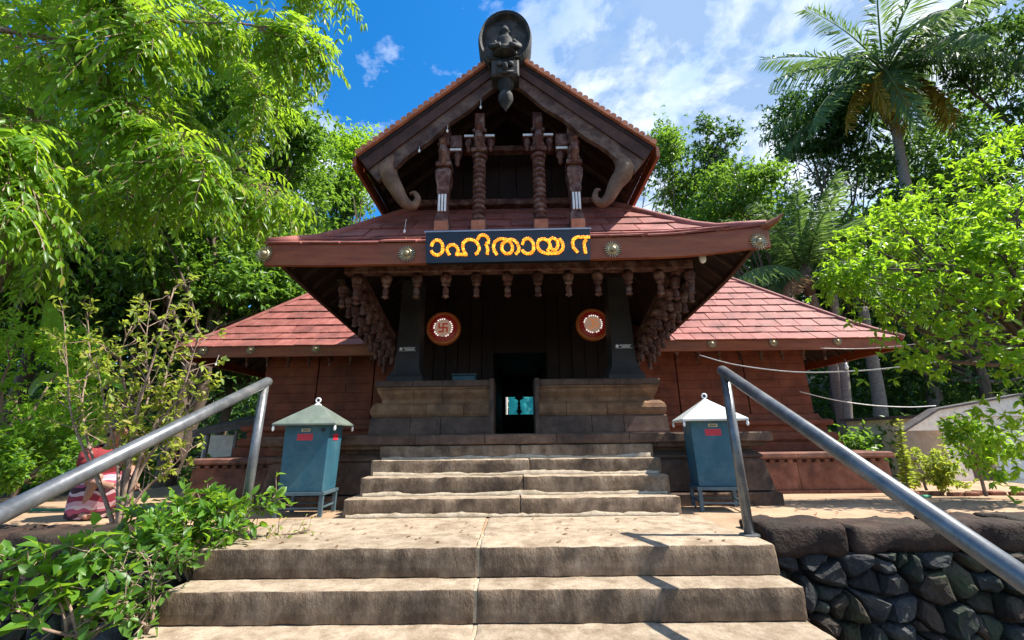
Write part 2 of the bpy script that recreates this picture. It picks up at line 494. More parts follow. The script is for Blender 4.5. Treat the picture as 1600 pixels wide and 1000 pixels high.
class MB:
    def __init__(self):
        self.v, self.f = [], []

    def add(self, verts, faces):
        b = len(self.v)
        self.v += [tuple(p) for p in verts]
        self.f += [tuple(b + i for i in f) for f in faces]
        return self

    def box(self, x0, x1, y0, y1, z0, z1, M=None):
        vs = [Vector(p) for p in ((x0, y0, z0), (x1, y0, z0), (x1, y1, z0), (x0, y1, z0),
                                  (x0, y0, z1), (x1, y0, z1), (x1, y1, z1), (x0, y1, z1))]
        if M is not None:
            vs = [M @ p for p in vs]
        return self.add(vs, [(0, 3, 2, 1), (4, 5, 6, 7), (0, 1, 5, 4), (1, 2, 6, 5), (2, 3, 7, 6), (3, 0, 4, 7)])

    def cbox(self, x0, x1, y0, y1, z0, z1, c=0.01):
        """box with its front (-y) edges chamfered"""
        vs = [(x0, y1, z0), (x1, y1, z0), (x1, y1, z1), (x0, y1, z1),
              (x0, y0 + c, z0), (x1, y0 + c, z0), (x1, y0 + c, z1), (x0, y0 + c, z1),
              (x0 + c, y0, z0 + c), (x1 - c, y0, z0 + c), (x1 - c, y0, z1 - c), (x0 + c, y0, z1 - c)]
        fs = [(0, 3, 2, 1), (8, 9, 10, 11)]
        for k in range(4):
            j = (k + 1) % 4
            fs.append((k, j, 4 + j, 4 + k))
            fs.append((4 + k, 4 + j, 8 + j, 8 + k))
        return self.add(vs, fs)

    def tube(self, pts, radii, n=8, cap=True):
        pts = [Vector(p) for p in pts]
        if isinstance(radii, (int, float)):
            radii = [radii] * len(pts)
        rings = []
        t0 = (pts[1] - pts[0]).normalized()
        up = Vector((0, 0, 1)) if abs(t0.z) < 0.9 else Vector((1, 0, 0))
        a = t0.cross(up).normalized()
        for k, p in enumerate(pts):
            if k == 0:
                t = t0
            elif k == len(pts) - 1:
                t = (pts[k] - pts[k - 1]).normalized()
            else:
                t = ((pts[k + 1] - p).normalized() + (p - pts[k - 1]).normalized())
                t = t.normalized() if t.length > 1e-6 else t0
            a = (a - t * a.dot(t))
            a = a.normalized() if a.length > 1e-6 else t.orthogonal().normalized()
            b = t.cross(a)
            rings.append([p + (a * math.cos(2 * math.pi * i / n) + b * math.sin(2 * math.pi * i / n)) * radii[k]
                          for i in range(n)])
        vs = [q for r in rings for q in r]
        fs = []
        for k in range(len(pts) - 1):
            for i in range(n):
                j = (i + 1) % n
                fs.append((k * n + i, k * n + j, (k + 1) * n + j, (k + 1) * n + i))
        if cap:
            fs.append(tuple(range(n - 1, -1, -1)))
            fs.append(tuple((len(pts) - 1) * n + i for i in range(n)))
        return self.add(vs, fs)

    def lathe(self, prof, c=(0, 0, 0), n=12, M=None, square=False):
        """prof: list of (radius, height) turned about the z axis through c"""
        vs, fs = [], []
        for (r, h) in prof:
            for i in range(n):
                a = 2 * math.pi * (i + 0.5) / n
                p = Vector((r * math.cos(a), r * math.sin(a), h))
                if square:
                    p = Vector((p.x, p.y, h)) * 1.0
                if M is not None:
                    p = M @ p
                vs.append(p + Vector(c))
        m = len(prof)
        for k in range(m - 1):
            for i in range(n):
                j = (i + 1) % n
                fs.append((k * n + i, k * n + j, (k + 1) * n + j, (k + 1) * n + i))
        fs.append(tuple(range(n - 1, -1, -1)))
        fs.append(tuple((m - 1) * n + i for i in range(n)))
        return self.add(vs, fs)

    def prism(self, poly, ext):
        """polygon (list of 3D points) pushed along ext"""
        e = Vector(ext)
        n = len(poly)
        vs = [Vector(p) for p in poly] + [Vector(p) + e for p in poly]
        fs = [tuple(range(n)), tuple(range(2 * n - 1, n - 1, -1))]
        for i in range(n):
            j = (i + 1) % n
            fs.append((i, n + i, n + j, j))
        return self.add(vs, fs)

    def build(self, name, mat, parent=None, smooth=False, origin=None):
        return obj(name, self.v, self.f, mat, parent, smooth, origin)

    def mesh(self, name, mat, smooth=False):
        me = bpy.data.meshes.new(name)
        me.from_pydata(self.v, [], self.f)
        me.materials.append(MATS[mat])
        if smooth:
            me.polygons.foreach_set('use_smooth', [True] * len(me.polygons))
        me.update()
        return me


def smooth_path(pts, k=6):
    """Catmull-Rom through the points"""
    P = [Vector(p) for p in pts]
    P = [P[0] * 2 - P[1]] + P + [P[-1] * 2 - P[-2]]
    out = []
    for i in range(1, len(P) - 2):
        for j in range(k):
            t = j / k
            a, b, c, d = P[i - 1], P[i], P[i + 1], P[i + 2]
            out.append(0.5 * ((2 * b) + (c - a) * t + (2 * a - 5 * b + 4 * c - d) * t * t + (3 * b - a - 3 * c + d) * t ** 3))
    out.append(P[-2])
    return out


def stone_block(x0, x1, y0, y1, z0, z1, step=0.09, amp=0.007, bev=0.018, seed=0.0, taper=0.0, M=None):
    """a worn block: gridded box, rounded arrises, uneven faces"""
    def axis(a, b):
        be = min(bev, (b - a) * 0.2)
        n = max(1, int(round((b - a - 2 * be) / step)))
        return [a] + [a + be + (b - a - 2 * be) * i / n for i in range(n + 1)] + [b]
    X, Y, Z = axis(x0, x1), axis(y0, y1), axis(z0, z1)
    nx, ny, nz = len(X), len(Y), len(Z)
    idx, vs, fs = {}, [], []

    def vid(i, j, k):
        key = (i, j, k)
        if key in idx:
            return idx[key]
        p = Vector((X[i], Y[j], Z[k]))
        ex = [(i == 0) - (i == nx - 1), (j == 0) - (j == ny - 1), (k == 0) - (k == nz - 1)]
        nb = sum(1 for e in ex if e)
        if nb >= 2:
            p += Vector(ex) * bev * (0.32 if nb == 2 else 0.45)
        q = p * 7.0 + Vector((seed, seed * 1.7, seed * 0.3))
        d = noise.noise_vector(q) * amp + noise.noise_vector(q * 3.1) * amp * 0.5
        if nb >= 2:
            d *= 1.9
        p += d
        if M is not None:
            p = M @ p
        idx[key] = len(vs)
        vs.append(p)
        return idx[key]
    for i in range(nx - 1):
        for j in range(ny - 1):
            fs.append((vid(i, j, 0), vid(i, j + 1, 0), vid(i + 1, j + 1, 0), vid(i + 1, j, 0)))
            fs.append((vid(i, j, nz - 1), vid(i + 1, j, nz - 1), vid(i + 1, j + 1, nz - 1), vid(i, j + 1, nz - 1)))
    for i in range(nx - 1):
        for k in range(nz - 1):
            fs.append((vid(i, 0, k), vid(i + 1, 0, k), vid(i + 1, 0, k + 1), vid(i, 0, k + 1)))
            fs.append((vid(i, ny - 1, k), vid(i, ny - 1, k + 1), vid(i + 1, ny - 1, k + 1), vid(i + 1, ny - 1, k)))
    for j in range(ny - 1):
        for k in range(nz - 1):
            fs.append((vid(0, j, k), vid(0, j, k + 1), vid(0, j + 1, k + 1), vid(0, j + 1, k)))
            fs.append((vid(nx - 1, j, k), vid(nx - 1, j + 1, k), vid(nx - 1, j + 1, k + 1), vid(nx - 1, j, k + 1)))
    return vs, fs


def block_part(name, mat, parent, *a, **k):
    vs, fs = stone_block(*a, **k)
    o = obj(name, vs, fs, mat, parent, smooth=True)
    if mat == 'step_stone':          # sunlit brightness painted into the foot-worn top; weathered sides
        o.data.materials.append(MATS['sunlit_tread_stone'])
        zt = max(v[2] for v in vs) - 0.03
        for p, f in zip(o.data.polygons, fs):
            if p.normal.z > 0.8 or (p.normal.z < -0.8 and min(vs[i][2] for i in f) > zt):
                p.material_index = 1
    return o


def sweep(path, prof, closed_ends=True):
    """profile (outward offset, z) carried along a plan path (x, y); outward is to the right of travel"""
    P = [Vector((p[0], p[1])) for p in path]
    n = len(P)
    offs = []
    for i in range(n):
        d1 = (P[i] - P[i - 1]).normalized() if i > 0 else (P[1] - P[0]).normalized()
        d2 = (P[i + 1] - P[i]).normalized() if i < n - 1 else d1
        n1, n2 = Vector((d1.y, -d1.x)), Vector((d2.y, -d2.x))
        m = (n1 + n2)
        m = m / max(0.3, m.dot(n1)) if m.length > 1e-6 else n1
        offs.append(m)
    m = len(prof)
    vs = []
    for i in range(n):
        for (o, z) in prof:
            q = P[i] + offs[i] * o
            vs.append((q.x, q.y, z))
    fs = []
    for i in range(n - 1):
        for k in range(m):
            j = (k + 1) % m
            fs.append((i * m + k, i * m + j, (i + 1) * m + j, (i + 1) * m + k))
    if closed_ends:
        fs.append(tuple(range(m - 1, -1, -1)))
        fs.append(tuple((n - 1) * m + k for k in range(m)))
    return vs, fs


def clip(poly, a, b, c):
    """keep the part of a 2D polygon with a*x + b*y + c >= 0"""
    out = []
    n = len(poly)
    for i in range(n):
        p, q = poly[i], poly[(i + 1) % n]
        dp, dq = a * p[0] + b * p[1] + c, a * q[0] + b * q[1] + c
        if dp >= 0:
            out.append(p)
        if (dp >= 0) != (dq >= 0):
            t = dp / (dp - dq)
            out.append((p[0] + (q[0] - p[0]) * t, p[1] + (q[1] - p[1]) * t))
    return out


def area2(poly):
    return 0.5 * abs(sum(poly[i][0] * poly[(i + 1) % len(poly)][1] - poly[(i + 1) % len(poly)][0] * poly[i][1]
                         for i in range(len(poly))))


# ================================================================== ground
def sheet(name, xs, ys, zf, mat, kind='structure'):
    vs, fs = [], []
    for y in ys:
        for x in xs:
            vs.append((x, y, zf(x, y)))
    n = len(xs)
    for j in range(len(ys) - 1):
        for i in range(n - 1):
            fs.append((j * n + i, j * n + i + 1, (j + 1) * n + i + 1, (j + 1) * n + i))
    o = obj(name, vs, fs, mat, smooth=True)
    o['kind'] = kind
    return o


def gz(x, y):
    if y < 3.46:
        return -1.02
    return -0.24 - 0.27 * min(1.0, max(0.0, (y - 4.4) / 3.3)) + 0.05 * noise.noise(Vector((x * 0.2, y * 0.2, 0)))


xs = [-600, -200, -80, -40] + [-30 + 1.5 * i for i in range(41)] + [40, 80, 200, 600]
ys = [-600, -100, -30, -10, -4, 0, 2, 3.45, 3.47] + [4 + 1.5 * i for i in range(20)] + [40, 80, 200, 600]
tag(sheet('ground', xs, ys, gz, 'dirt'), 'dark bare earth around the temple and under the trees')


def court_z(x, y):
    base = -0.012 if y < 4.4 else -0.012 - 0.31 * min(1, (y - 4.4) / 3.3)
    return base + 0.006 * noise.noise(Vector((x * 1.3, y * 1.3, 2.0)))


tag(sheet('courtyard', [-8 + 0.25 * i for i in range(73)], [3.3 + 0.2 * i for i in range(48)], court_z, 'court_sand'),
    'sandy beige paved courtyard in front of the temple')

# ================================================================== lower stairs
STAIR_G = 'stone stairs up to the temple'
st = thing('stone_staircase', 'wide lower flight of worn stone steps with a landing, nearest the camera', 'stairs', (-0.22, 2.4, -1.02), STAIR_G)
for i in range(6):
    y0, z1 = 2.90 - 0.21 * i, -0.171 * i
    xl, xr = -2.06 - 0.01 * i, 1.62 + 0.0 * i
    if i == 0:
        y1 = 3.30
    else:
        y1 = 3.32
    cut = -0.26 + (0.0, 0.004, 0.012, -0.6, 0.5, -0.3)[i]
    for a, b in ((xl, cut - 0.009), (cut + 0.009, xr)):
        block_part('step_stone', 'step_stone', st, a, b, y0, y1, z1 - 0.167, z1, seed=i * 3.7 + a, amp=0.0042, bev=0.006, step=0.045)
    m = MB()
    m.box(cut - 0.010, cut + 0.010, y0 + 0.004, y1 - 0.01, z1 - 0.165, z1 - 0.004)
    m.build('mortar_joint', 'mortar', st)
# landing slabs behind the top step
ld = [(-2.06, -0.27), (-0.26, 1.57)]
for k, (a, b) in enumerate(ld):
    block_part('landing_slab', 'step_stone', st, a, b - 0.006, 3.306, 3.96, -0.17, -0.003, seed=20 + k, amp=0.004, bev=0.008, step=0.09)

# ================================================================== upper stairs
up = thing('stone_staircase', 'narrow upper flight of four stone steps leading to the temple door', 'stairs', (0, 4.2, 0), STAIR_G)
lev = [(3.95, 0.150, -1.56, 1.44), (4.16, 0.312, -1.50, 1.43), (4.37, 0.457, -1.485, 1.44), (4.58, 0.590, -1.475, 1.435)]
zp = 0.0
for k, (y0, z1, xl, xr) in enumerate(lev):
    cut = (0.02, 0.05, 0.12, 0.03)[k]
    for a, b in ((xl, cut - 0.003), (cut + 0.003, xr)):
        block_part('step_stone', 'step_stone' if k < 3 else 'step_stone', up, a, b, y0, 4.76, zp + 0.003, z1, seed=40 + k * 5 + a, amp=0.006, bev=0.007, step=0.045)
    # pale uneven mortar smeared along the foot of the riser
    vs, fs = [], []
    nq = 60
    for q in range(nq + 1):
        x = xl + 0.03 + (xr - xl - 0.06) * q / nq
        hh = 0.018 + 0.030 * max(0.0, noise.noise(Vector((x * 3.1, k * 7.0, 0.5))) + 0.25) + 0.012 * noise.noise(Vector((x * 17, k, 0)))
        vs += [(x, y0 - 0.010, zp + 0.001), (x, y0 - 0.007, zp + max(0.006, hh)), (x, y0 + 0.02, zp + max(0.006, hh) + 0.003)]
    for q in range(nq):
        i = q * 3
        fs += [(i, i + 3, i + 4, i + 1), (i + 1, i + 4, i + 5, i + 2)]
    obj('mortar_joint', vs, fs, 'mortar', up, smooth=True)
    zp = z1


# ================================================================== rubble retaining walls
def rubble_wall(label, x0, x1, yf, zlo, zhi, cell, caps, seedv, side):
    w = thing('retaining_wall', label, 'wall', ((x0 + x1) / 2, yf, zlo), 'rubble retaining walls beside the steps')
    m = MB()
    m.box(x0, x1, yf + 0.03, yf + 0.26, zlo - 0.1, zhi - 0.02)
    m.build('wall_core', 'wall_core', w)
    rr = random.Random(seedv)
    pts = []
    nz_ = int(round((zhi - zlo) / (cell * 0.72)))
    nx_ = int(round((x1 - x0) / cell))
    for j in range(nz_):
        for i in range(nx_):
            pts.append((x0 + (i + 0.5 + 0.5 * (j % 2) - 0.25 + rr.uniform(-0.46, 0.46)) * (x1 - x0) / nx_,
                        zlo + (j + 0.5 + rr.uniform(-0.46, 0.46)) * (zhi - zlo) / nz_))
    pts += [(rr.uniform(x0, x1), rr.uniform(zlo, zhi)) for _ in range(len(pts) // 2)]
    for i, p in enumerate(pts):
        poly = [(x0, zlo), (x1, zlo), (x1, zhi), (x0, zhi)]
        for j, q in enumerate(pts):
            if i == j or abs(p[0] - q[0]) > 3 * cell or abs(p[1] - q[1]) > 3 * cell:
                continue
            nx, nz = p[0] - q[0], p[1] - q[1]
            mx, mz = (p[0] + q[0]) / 2, (p[1] + q[1]) / 2
            poly = clip(poly, nx, nz, -(nx * mx + nz * mz))
            if len(poly) < 3:
                break
        if len(poly) < 3 or area2(poly) < 0.003:
            continue
        cx = sum(a for a, b in poly) / len(poly)
        cz = sum(b for a, b in poly) / len(poly)
        d1, tilt = rr.uniform(0.03, 0.10), (rr.uniform(-.35, .35), rr.uniform(-.35, .35))
        # a rough stone: outline resampled, then rings that rise to an uneven face
        per = [math.dist(poly[k], poly[(k + 1) % len(poly)]) for k in range(len(poly))]
        tot = sum(per)
        out = []
        for q in range(11):
            s_ = tot * (q + rr.uniform(-.25, .25)) / 11 % tot
            k = 0
            while s_ > per[k]:
                s_ -= per[k]
                k = (k + 1) % len(per)
            t_ = s_ / per[k]
            p0_, p1_ = poly[k], poly[(k + 1) % len(poly)]
            out.append((p0_[0] + (p1_[0] - p0_[0]) * t_, p0_[1] + (p1_[1] - p0_[1]) * t_))
        n = len(out)
        vs = []
        for s_, d_ in ((0.96, -0.06), (0.90, 0.0), (0.84, d1 * 0.6), (0.66, d1 * 0.95), (0.34, d1 * 1.05)):
            for (a, b) in out:
                x_, z_ = cx + (a - cx) * s_, cz + (b - cz) * s_
                nv = noise.noise_vector(Vector((x_ * 9, d_ * 9 + seedv, z_ * 9))) * 0.028 + noise.noise_vector(Vector((x_ * 25, d_ * 20, z_ * 25))) * 0.012
                if d_ < 0:
                    nv *= 0
                vs.append((x_ + nv.x * 0.7, yf - d_ - (((a - cx) * tilt[0] + (b - cz) * tilt[1]) * s_ if d_ > 0 else 0) + nv.y, z_ + nv.z * 0.7))
        fs = []
        for k in range(4):
            for a in range(n):
                b = (a + 1) % n
                fs.append((k * n + a, k * n + b, (k + 1) * n + b, (k + 1) * n + a))
        fs.append(tuple(4 * n + a for a in range(n)))
        obj('stone', vs, fs, 'rubble_brown' if rr.random() < 0.35 else 'rubble', w)
    for k, (a, b, z0, z1, yb) in enumerate(caps):
        vs, fs = stone_block(a, b, yf - 0.05 - yb, yf + 0.30, z0, z1, step=0.055, amp=0.020, bev=0.035, seed=seedv + k * 2.3)
        obj('cap_stone', vs, fs, 'cap_stone', w, smooth=True)
    return w


rubble_wall('dark rubble retaining wall right of the steps with big brown cap stones', 1.66, 5.2, 3.22, -1.02, -0.11, 0.21,
            [(1.72, 2.28, -0.135, 0.062, 0.03), (2.30, 3.02, -0.12, 0.045, 0.015), (3.04, 3.50, -0.13, 0.07, 0.03), (3.52, 4.4, -0.12, 0.075, 0.04),
             (4.42, 5.2, -0.12, 0.07, 0.0)], 5, 1)
rubble_wall('dark retaining wall left of the steps half hidden under leafy shrubs', -5.4, -2.12, 3.26, -1.02, -0.12, 0.27,
            [(-2.9, -2.14, -0.14, 0.03, 0.0), (-3.7, -2.92, -0.15, 0.045, 0.02), (-4.6, -3.72, -0.14, 0.04, 0.03), (-5.4, -4.62, -0.14, 0.05, 0.0)], 9, -1)


# ================================================================== handrails
def handrail(label, x, ytop, ztop, slope, ylen, lean, rad=0.039):
    t = thing('handrail', label, 'handrail', (x, ytop, -0.0), 'steel handrails on the steps')
    pr = 0.033
    m = MB()
    y_end = ytop - ylen
    p0 = Vector((x, ytop + 0.035, ztop + slope * 0.035))
    p1 = Vector((x, y_end, ztop - slope * ylen))
    m.tube([p0 + (p0 - p1).normalized() * 0.022, p0, p1], [rad * 0.72, rad, rad], 20)
    m.build('rail', 'steel_pipe', t, smooth=False)
    for q in t.children:
        q.data.polygons.foreach_set('use_smooth', [len(p.vertices) == 4 for p in q.data.polygons])
    m = MB()
    m.tube([(x + lean, ytop, -0.01), (x, ytop, ztop - 0.005)], pr, 18)
    p = m.build('post', 'steel_pipe', t)
    p.data.polygons.foreach_set('use_smooth', [len(q.vertices) == 4 for q in p.data.polygons])
    zl = ztop - slope * (ylen - 0.05)
    m = MB()
    m.tube([(x, y_end + 0.05, -1.02), (x, y_end + 0.05, zl)], pr, 18)
    p = m.build('post', 'steel_pipe', t)
    p.data.polygons.foreach_set('use_smooth', [len(q.vertices) == 4 for q in p.data.polygons])
    m = MB()
    m.lathe([(0.065, 0), (0.065, 0.012), (0.04, 0.016)], (x + lean, ytop, -0.004), 16)
    m.build('base_plate', 'steel_pipe', t)
    return t


handrail('grey steel handrail with a slanting pipe on the right side of the steps', 1.60, 3.16, 1.135, 0.55, 2.6, 0.0)
handrail('grey steel handrail with a slanting pipe on the left side of the steps', -2.06, 3.34, 1.12, 0.455, 2.4, 0.0)

# ================================================================== temple
T = thing('temple', 'small wooden temple gatehouse with stacked red tiled roofs and a carved gable', 'temple', (0, 6.0, 0))

# ---- porch plinth, moulded, on three sides -------------------------------------------------
px0, px1, py0, py1 = -2.66, 2.62, 4.66, 7.9
CR = [  # courses: (profile of (offset, z)), material
    ([(0.0, -0.06), (0.10, -0.06), (0.10, 0.085), (0.085, 0.10), (0.0, 0.10)], 'plinth_stone'),
    ([(0.0, 0.103), (0.0, 0.103), (0.06, 0.115), (0.015, 0.40), (-0.005, 0.43), (-0.04, 0.43), (-0.04, 0.103)], 'plinth_stone'),
    ([(-0.04, 0.433), (-0.01, 0.433), (0.015, 0.445), (0.005, 0.47), (-0.06, 0.52), (-0.06, 0.55), (-0.12, 0.55), (-0.12, 0.433)], 'plinth_stone'),
    ([(-0.1, 0.553), (0.02, 0.555), (0.045, 0.565), (0.04, 0.60), (-0.1, 0.60)], 'plinth_stone'),
    ([(-0.15, 0.603), (0.085, 0.603), (0.095, 0.615), (0.092, 0.69), (0.08, 0.703), (-0.15, 0.703)], 'plinth_stone'),
]
for ci, (prof, mt) in enumerate(CR):
    # left flank with corner, front pieces, right flank with corner
    xs_ = [px0 + 0.75, -1.1, -0.35, 0.42, 1.2, px1 - 0.75]
    if ci % 2:
        xs_ = [px0 + 0.55, -1.45, -0.7, 0.0, 0.8, 1.5, px1 - 0.5]
    segs = [[(px0, py1), (px0, py0), (xs_[0] - 0.003, py0)]]
    for a, b in zip(xs_[:-1], xs_[1:]):
        segs.append([(a + 0.003, py0), (b - 0.003, py0)])
    segs.append([(xs_[-1] + 0.003, py0), (px1, py0), (px1, py1)])
    for sg in segs:
        jit = rng.uniform(-0.005, 0.005)
        vs, fs = sweep(sg, [(o + jit, z) for (o, z) in prof])
        obj('plinth_block', vs, fs, mt, T)
m = MB()
m.box(px0 + 0.14, px1 - 0.14, py0 + 0.14, 8.7, 0.0, 0.697)
m.box(px0 + 0.2, px1 - 0.2, 5.9, 8.69, 0.698, 0.722)
m.build('porch_floor', 'plinth_stone', T)
GROUND_PARTS = set(o.name for o in T.children)

# ---- the two stone benches either side of the doorway ---------------------------------------
bprof = [
    ([(-0.2, 0.706), (0.05, 0.706), (0.055, 0.73), (0.045, 0.90), (0.03, 0.915), (-0.2, 0.915)], 'bench_dark_stone'),
    ([(-0.2, 0.918), (0.03, 0.918), (0.05, 0.95), (0.055, 1.0), (0.04, 1.05), (0.0, 1.085), (-0.2, 1.085)], 'bench_stone'),
    ([(-0.2, 1.088), (-0.05, 1.088), (-0.05, 1.13), (-0.01, 1.20), (0.0, 1.24), (-0.2, 1.24)], 'bench_stone'),
    ([(-0.2, 1.243), (0.0, 1.243), (0.01, 1.255), (0.0, 1.275), (-0.2, 1.275)], 'bench_stone'),
    ([(-0.2, 1.278), (0.02, 1.278), (0.025, 1.33), (0.01, 1.35), (-0.2, 1.35)], 'bench_dark_stone'),
]
by0, by1 = 5.02, 6.5
for side in (-1, 1):
    xi, xo = (-0.33, -1.70) if side < 0 else (0.27, 1.72)
    for ci, (prof, mt) in enumerate(bprof):
        cuts = [0.42, 0.68] if ci % 2 == 0 else [0.22, 0.55]
        if side < 0:
            pa = [(xo, by1), (xo, by0)]
            xs_ = sorted([xi + (xo - xi) * c for c in cuts])
            segs = [[(xo, by1), (xo, by0), (xs_[0] - 0.003, by0)], [(xs_[0] + 0.003, by0), (xs_[1] - 0.003, by0)], [(xs_[1] + 0.003, by0), (xi, by0)]]
        else:
            xs_ = sorted([xi + (xo - xi) * c for c in cuts])
            segs = [[(xi, by0), (xs_[0] - 0.003, by0)], [(xs_[0] + 0.003, by0), (xs_[1] - 0.003, by0)], [(xs_[1] + 0.003, by0), (xo, by0), (xo, by1)]]
        for sg in segs:
            jit = rng.uniform(-0.004, 0.004)
            vs, fs = sweep(sg, [(o + jit, z) for (o, z) in prof])
            obj('bench_block', vs, fs, mt, T)
    m = MB()
    m.box(min(xi, xo) + 0.19, max(xi, xo) - 0.012 if side > 0 else max(xi, xo) - 0.002, by0 + 0.19, by1, 0.70, 1.345)
    m.build('bench_core', 'bench_dark_stone', T)
    # stone door jamb beside the passage
    m = MB()
    a = xi if side < 0 else xi - 0.055
    m.cbox(a, a + 0.055, by0 - 0.06, by0 + 0.5, 0.702, 1.36, 0.008)
    m.build('door_jamb', 'bench_dark_stone', T)

# ---- pillars with small plaques ------------------------------------------------------------
for side, xc in ((-1, -1.385), (1, 1.36)):
    m = MB()
    prof = [(0.27, 1.351), (0.265, 1.41), (0.235, 1.44), (0.20, 1.50), (0.185, 1.56), (0.172, 1.80), (0.155, 2.40), (0.155, 2.72)]
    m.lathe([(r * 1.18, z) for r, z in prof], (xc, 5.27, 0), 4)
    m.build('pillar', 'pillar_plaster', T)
    m = MB()
    yq = 5.27 - 0.165
    m.box(xc - 0.115, xc + 0.115, yq - 0.012, yq - 0.002, 1.735, 1.80)
    pl = m.build('plaque', 'plaque_black', T)
    m = MB()
    rr = random.Random(4 + side)
    for row, (xa, xb, zz) in enumerate(((-0.045, 0.10, 1.779), (-0.02, 0.085, 1.757))):
        x = xa
        while x < xb:
            m.lathe([(0.007, 0), (0.007, 0.002)], (xc + x, yq - 0.0125, zz), 6, Matrix.Rotation(R(90), 3, 'X'))
            x += rr.uniform(0.010, 0.015)
    m.lathe([(0.02, 0), (0.02, 0.002)], (xc - 0.08, yq - 0.0125, 1.768), 10, Matrix.Rotation(R(90), 3, 'X'))
    m.box(xc - 0.105, xc + 0.108, yq - 0.0135, yq - 0.012, 1.740, 1.744)
    m.build('lettering', 'white_paint', pl)

# ---- dark porch interior ---------------------------------------------------------------------
def boards(x0, x1, z0, z1, y, n, mat, name='wall_board'):
    for k in range(n):
        a, b = x0 + (x1 - x0) * k / n, x0 + (x1 - x0) * (k + 1) / n
        mm = MB()
        mm.cbox(a + 0.004, b - 0.004, y - rng.uniform(0, 0.008), y + 0.04, z0, z1, 0.006)
        mm.build(name, mat, T)


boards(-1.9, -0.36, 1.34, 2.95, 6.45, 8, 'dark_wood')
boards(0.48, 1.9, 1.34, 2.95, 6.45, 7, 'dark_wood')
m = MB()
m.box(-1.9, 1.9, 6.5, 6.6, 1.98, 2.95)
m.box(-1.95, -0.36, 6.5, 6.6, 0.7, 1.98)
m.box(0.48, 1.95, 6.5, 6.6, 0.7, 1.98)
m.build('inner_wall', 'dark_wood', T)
m = MB()      # passage lining to the far door
m.box(-0.42, -0.36, 6.6, 10.2, 0.6, 2.05)
m.box(0.48, 0.54, 6.6, 10.2, 0.6, 2.05)
m.box(-0.42, 0.54, 6.6, 10.2, 2.05, 2.12)
m.box(-0.42, 0.54, 6.6, 10.2, 0.55, 0.69)
m.build('passage', 'dark_wood', T)
m = MB()      # lintel over the passage and a low far wall with the opening
m.box(-0.36, 0.48, 10.1, 10.16, 0.69, 1.20)
m.box(-0.36, 0.48, 10.1, 10.16, 1.62, 2.05)
m.box(-0.36, -0.27, 10.1, 10.16, 1.20, 1.62)
m.build('far_door_frame', 'dark_wood', T)

# ---- beams that carry the porch roof, with hanging pendants -----------------------------------
m = MB()
m.lathe([(0.034, 0.0), (0.034, -0.02), (0.050, -0.026), (0.056, -0.045), (0.054, -0.07), (0.046, -0.095), (0.030, -0.118), (0.042, -0.124), (0.042, -0.132),
         (0.020, -0.14), (0.017, -0.155), (0.027, -0.165), (0.031, -0.19), (0.029, -0.215), (0.022, -0.235), (0.034, -0.242), (0.034, -0.256), (0.012, -0.262), (0.003, -0.275)], (0, 0, 0), 14)
PEND = m.mesh('pendant', 'carved_wood', smooth=True)
m = MB()
m.cbox(-1.72, 1.78, 3.80, 3.90, 2.275, 2.37, 0.012)
fb = m.build('front_beam', 'carved_wood', T)
for k in range(12):
    piece('pendant', PEND, fb, (-1.60 + 0.304 * k + rng.uniform(-.008, .008), 3.845, 2.275), (0, 0, rng.uniform(0, 3)))
for side in (-1, 1):
    xa = -1.63 if side < 0 else 1.64
    p0, p1 = Vector((xa, 3.9, 2.31)), Vector((xa - side * 0.02, 5.55, 1.80))
    m = MB()
    d = (p1 - p0)
    sidev = Vector((1, 0, 0))
    upv = d.cross(sidev).normalized()
    if upv.z < 0:
        upv = -upv
    poly = [p0 - sidev * 0.05 - upv * 0.045, p0 + sidev * 0.05 - upv * 0.045, p0 + sidev * 0.05 + upv * 0.045, p0 - sidev * 0.05 + upv * 0.045]
    m.prism(poly, d)
    sb = m.build('side_beam', 'carved_wood', T)
    for k in range(9):
        q = p0 + d * (k + 0.4) / 9 - upv * 0.045
        piece('pendant', PEND, sb, q + Vector((0.0, 0, 0.012)), (0, 0, rng.uniform(0, 3)))
    m = MB()
    p0, p1 = p0 + Vector((side * 0.17, 0.02, -0.02)), p1 + Vector((side * 0.17, 0.02, -0.02))
    poly = [p0 - sidev * 0.04 - upv * 0.04, p0 + sidev * 0.04 - upv * 0.04, p0 + sidev * 0.04 + upv * 0.04, p0 - sidev * 0.04 + upv * 0.04]
    m.prism(poly, p1 - p0)
    sb = m.build('side_beam', 'dark_wood', T)
    for k in range(9):
        q = p0 + (p1 - p0) * (k + 0.55) / 9 - upv * 0.04
        piece('pendant', PEND, sb, q + Vector((0.0, 0, 0.01)), (0, 0, rng.uniform(0, 3)), (0.92, 0.92, 0.95))


# ---- roofs --------------------------------------------------------------------------------------
def gprof(s):
    return 0.74 * s if s < 0.35 else 0.259 + (s - 0.35) * 1.13


def normal_of(f, t, s):
    e = 0.01
    a = f(t + e, s) - f(t - e, s)
    b = f(t, s + e) - f(t, s - e)
    n = a.cross(b).normalized()
    return n if n.z > 0 else -n


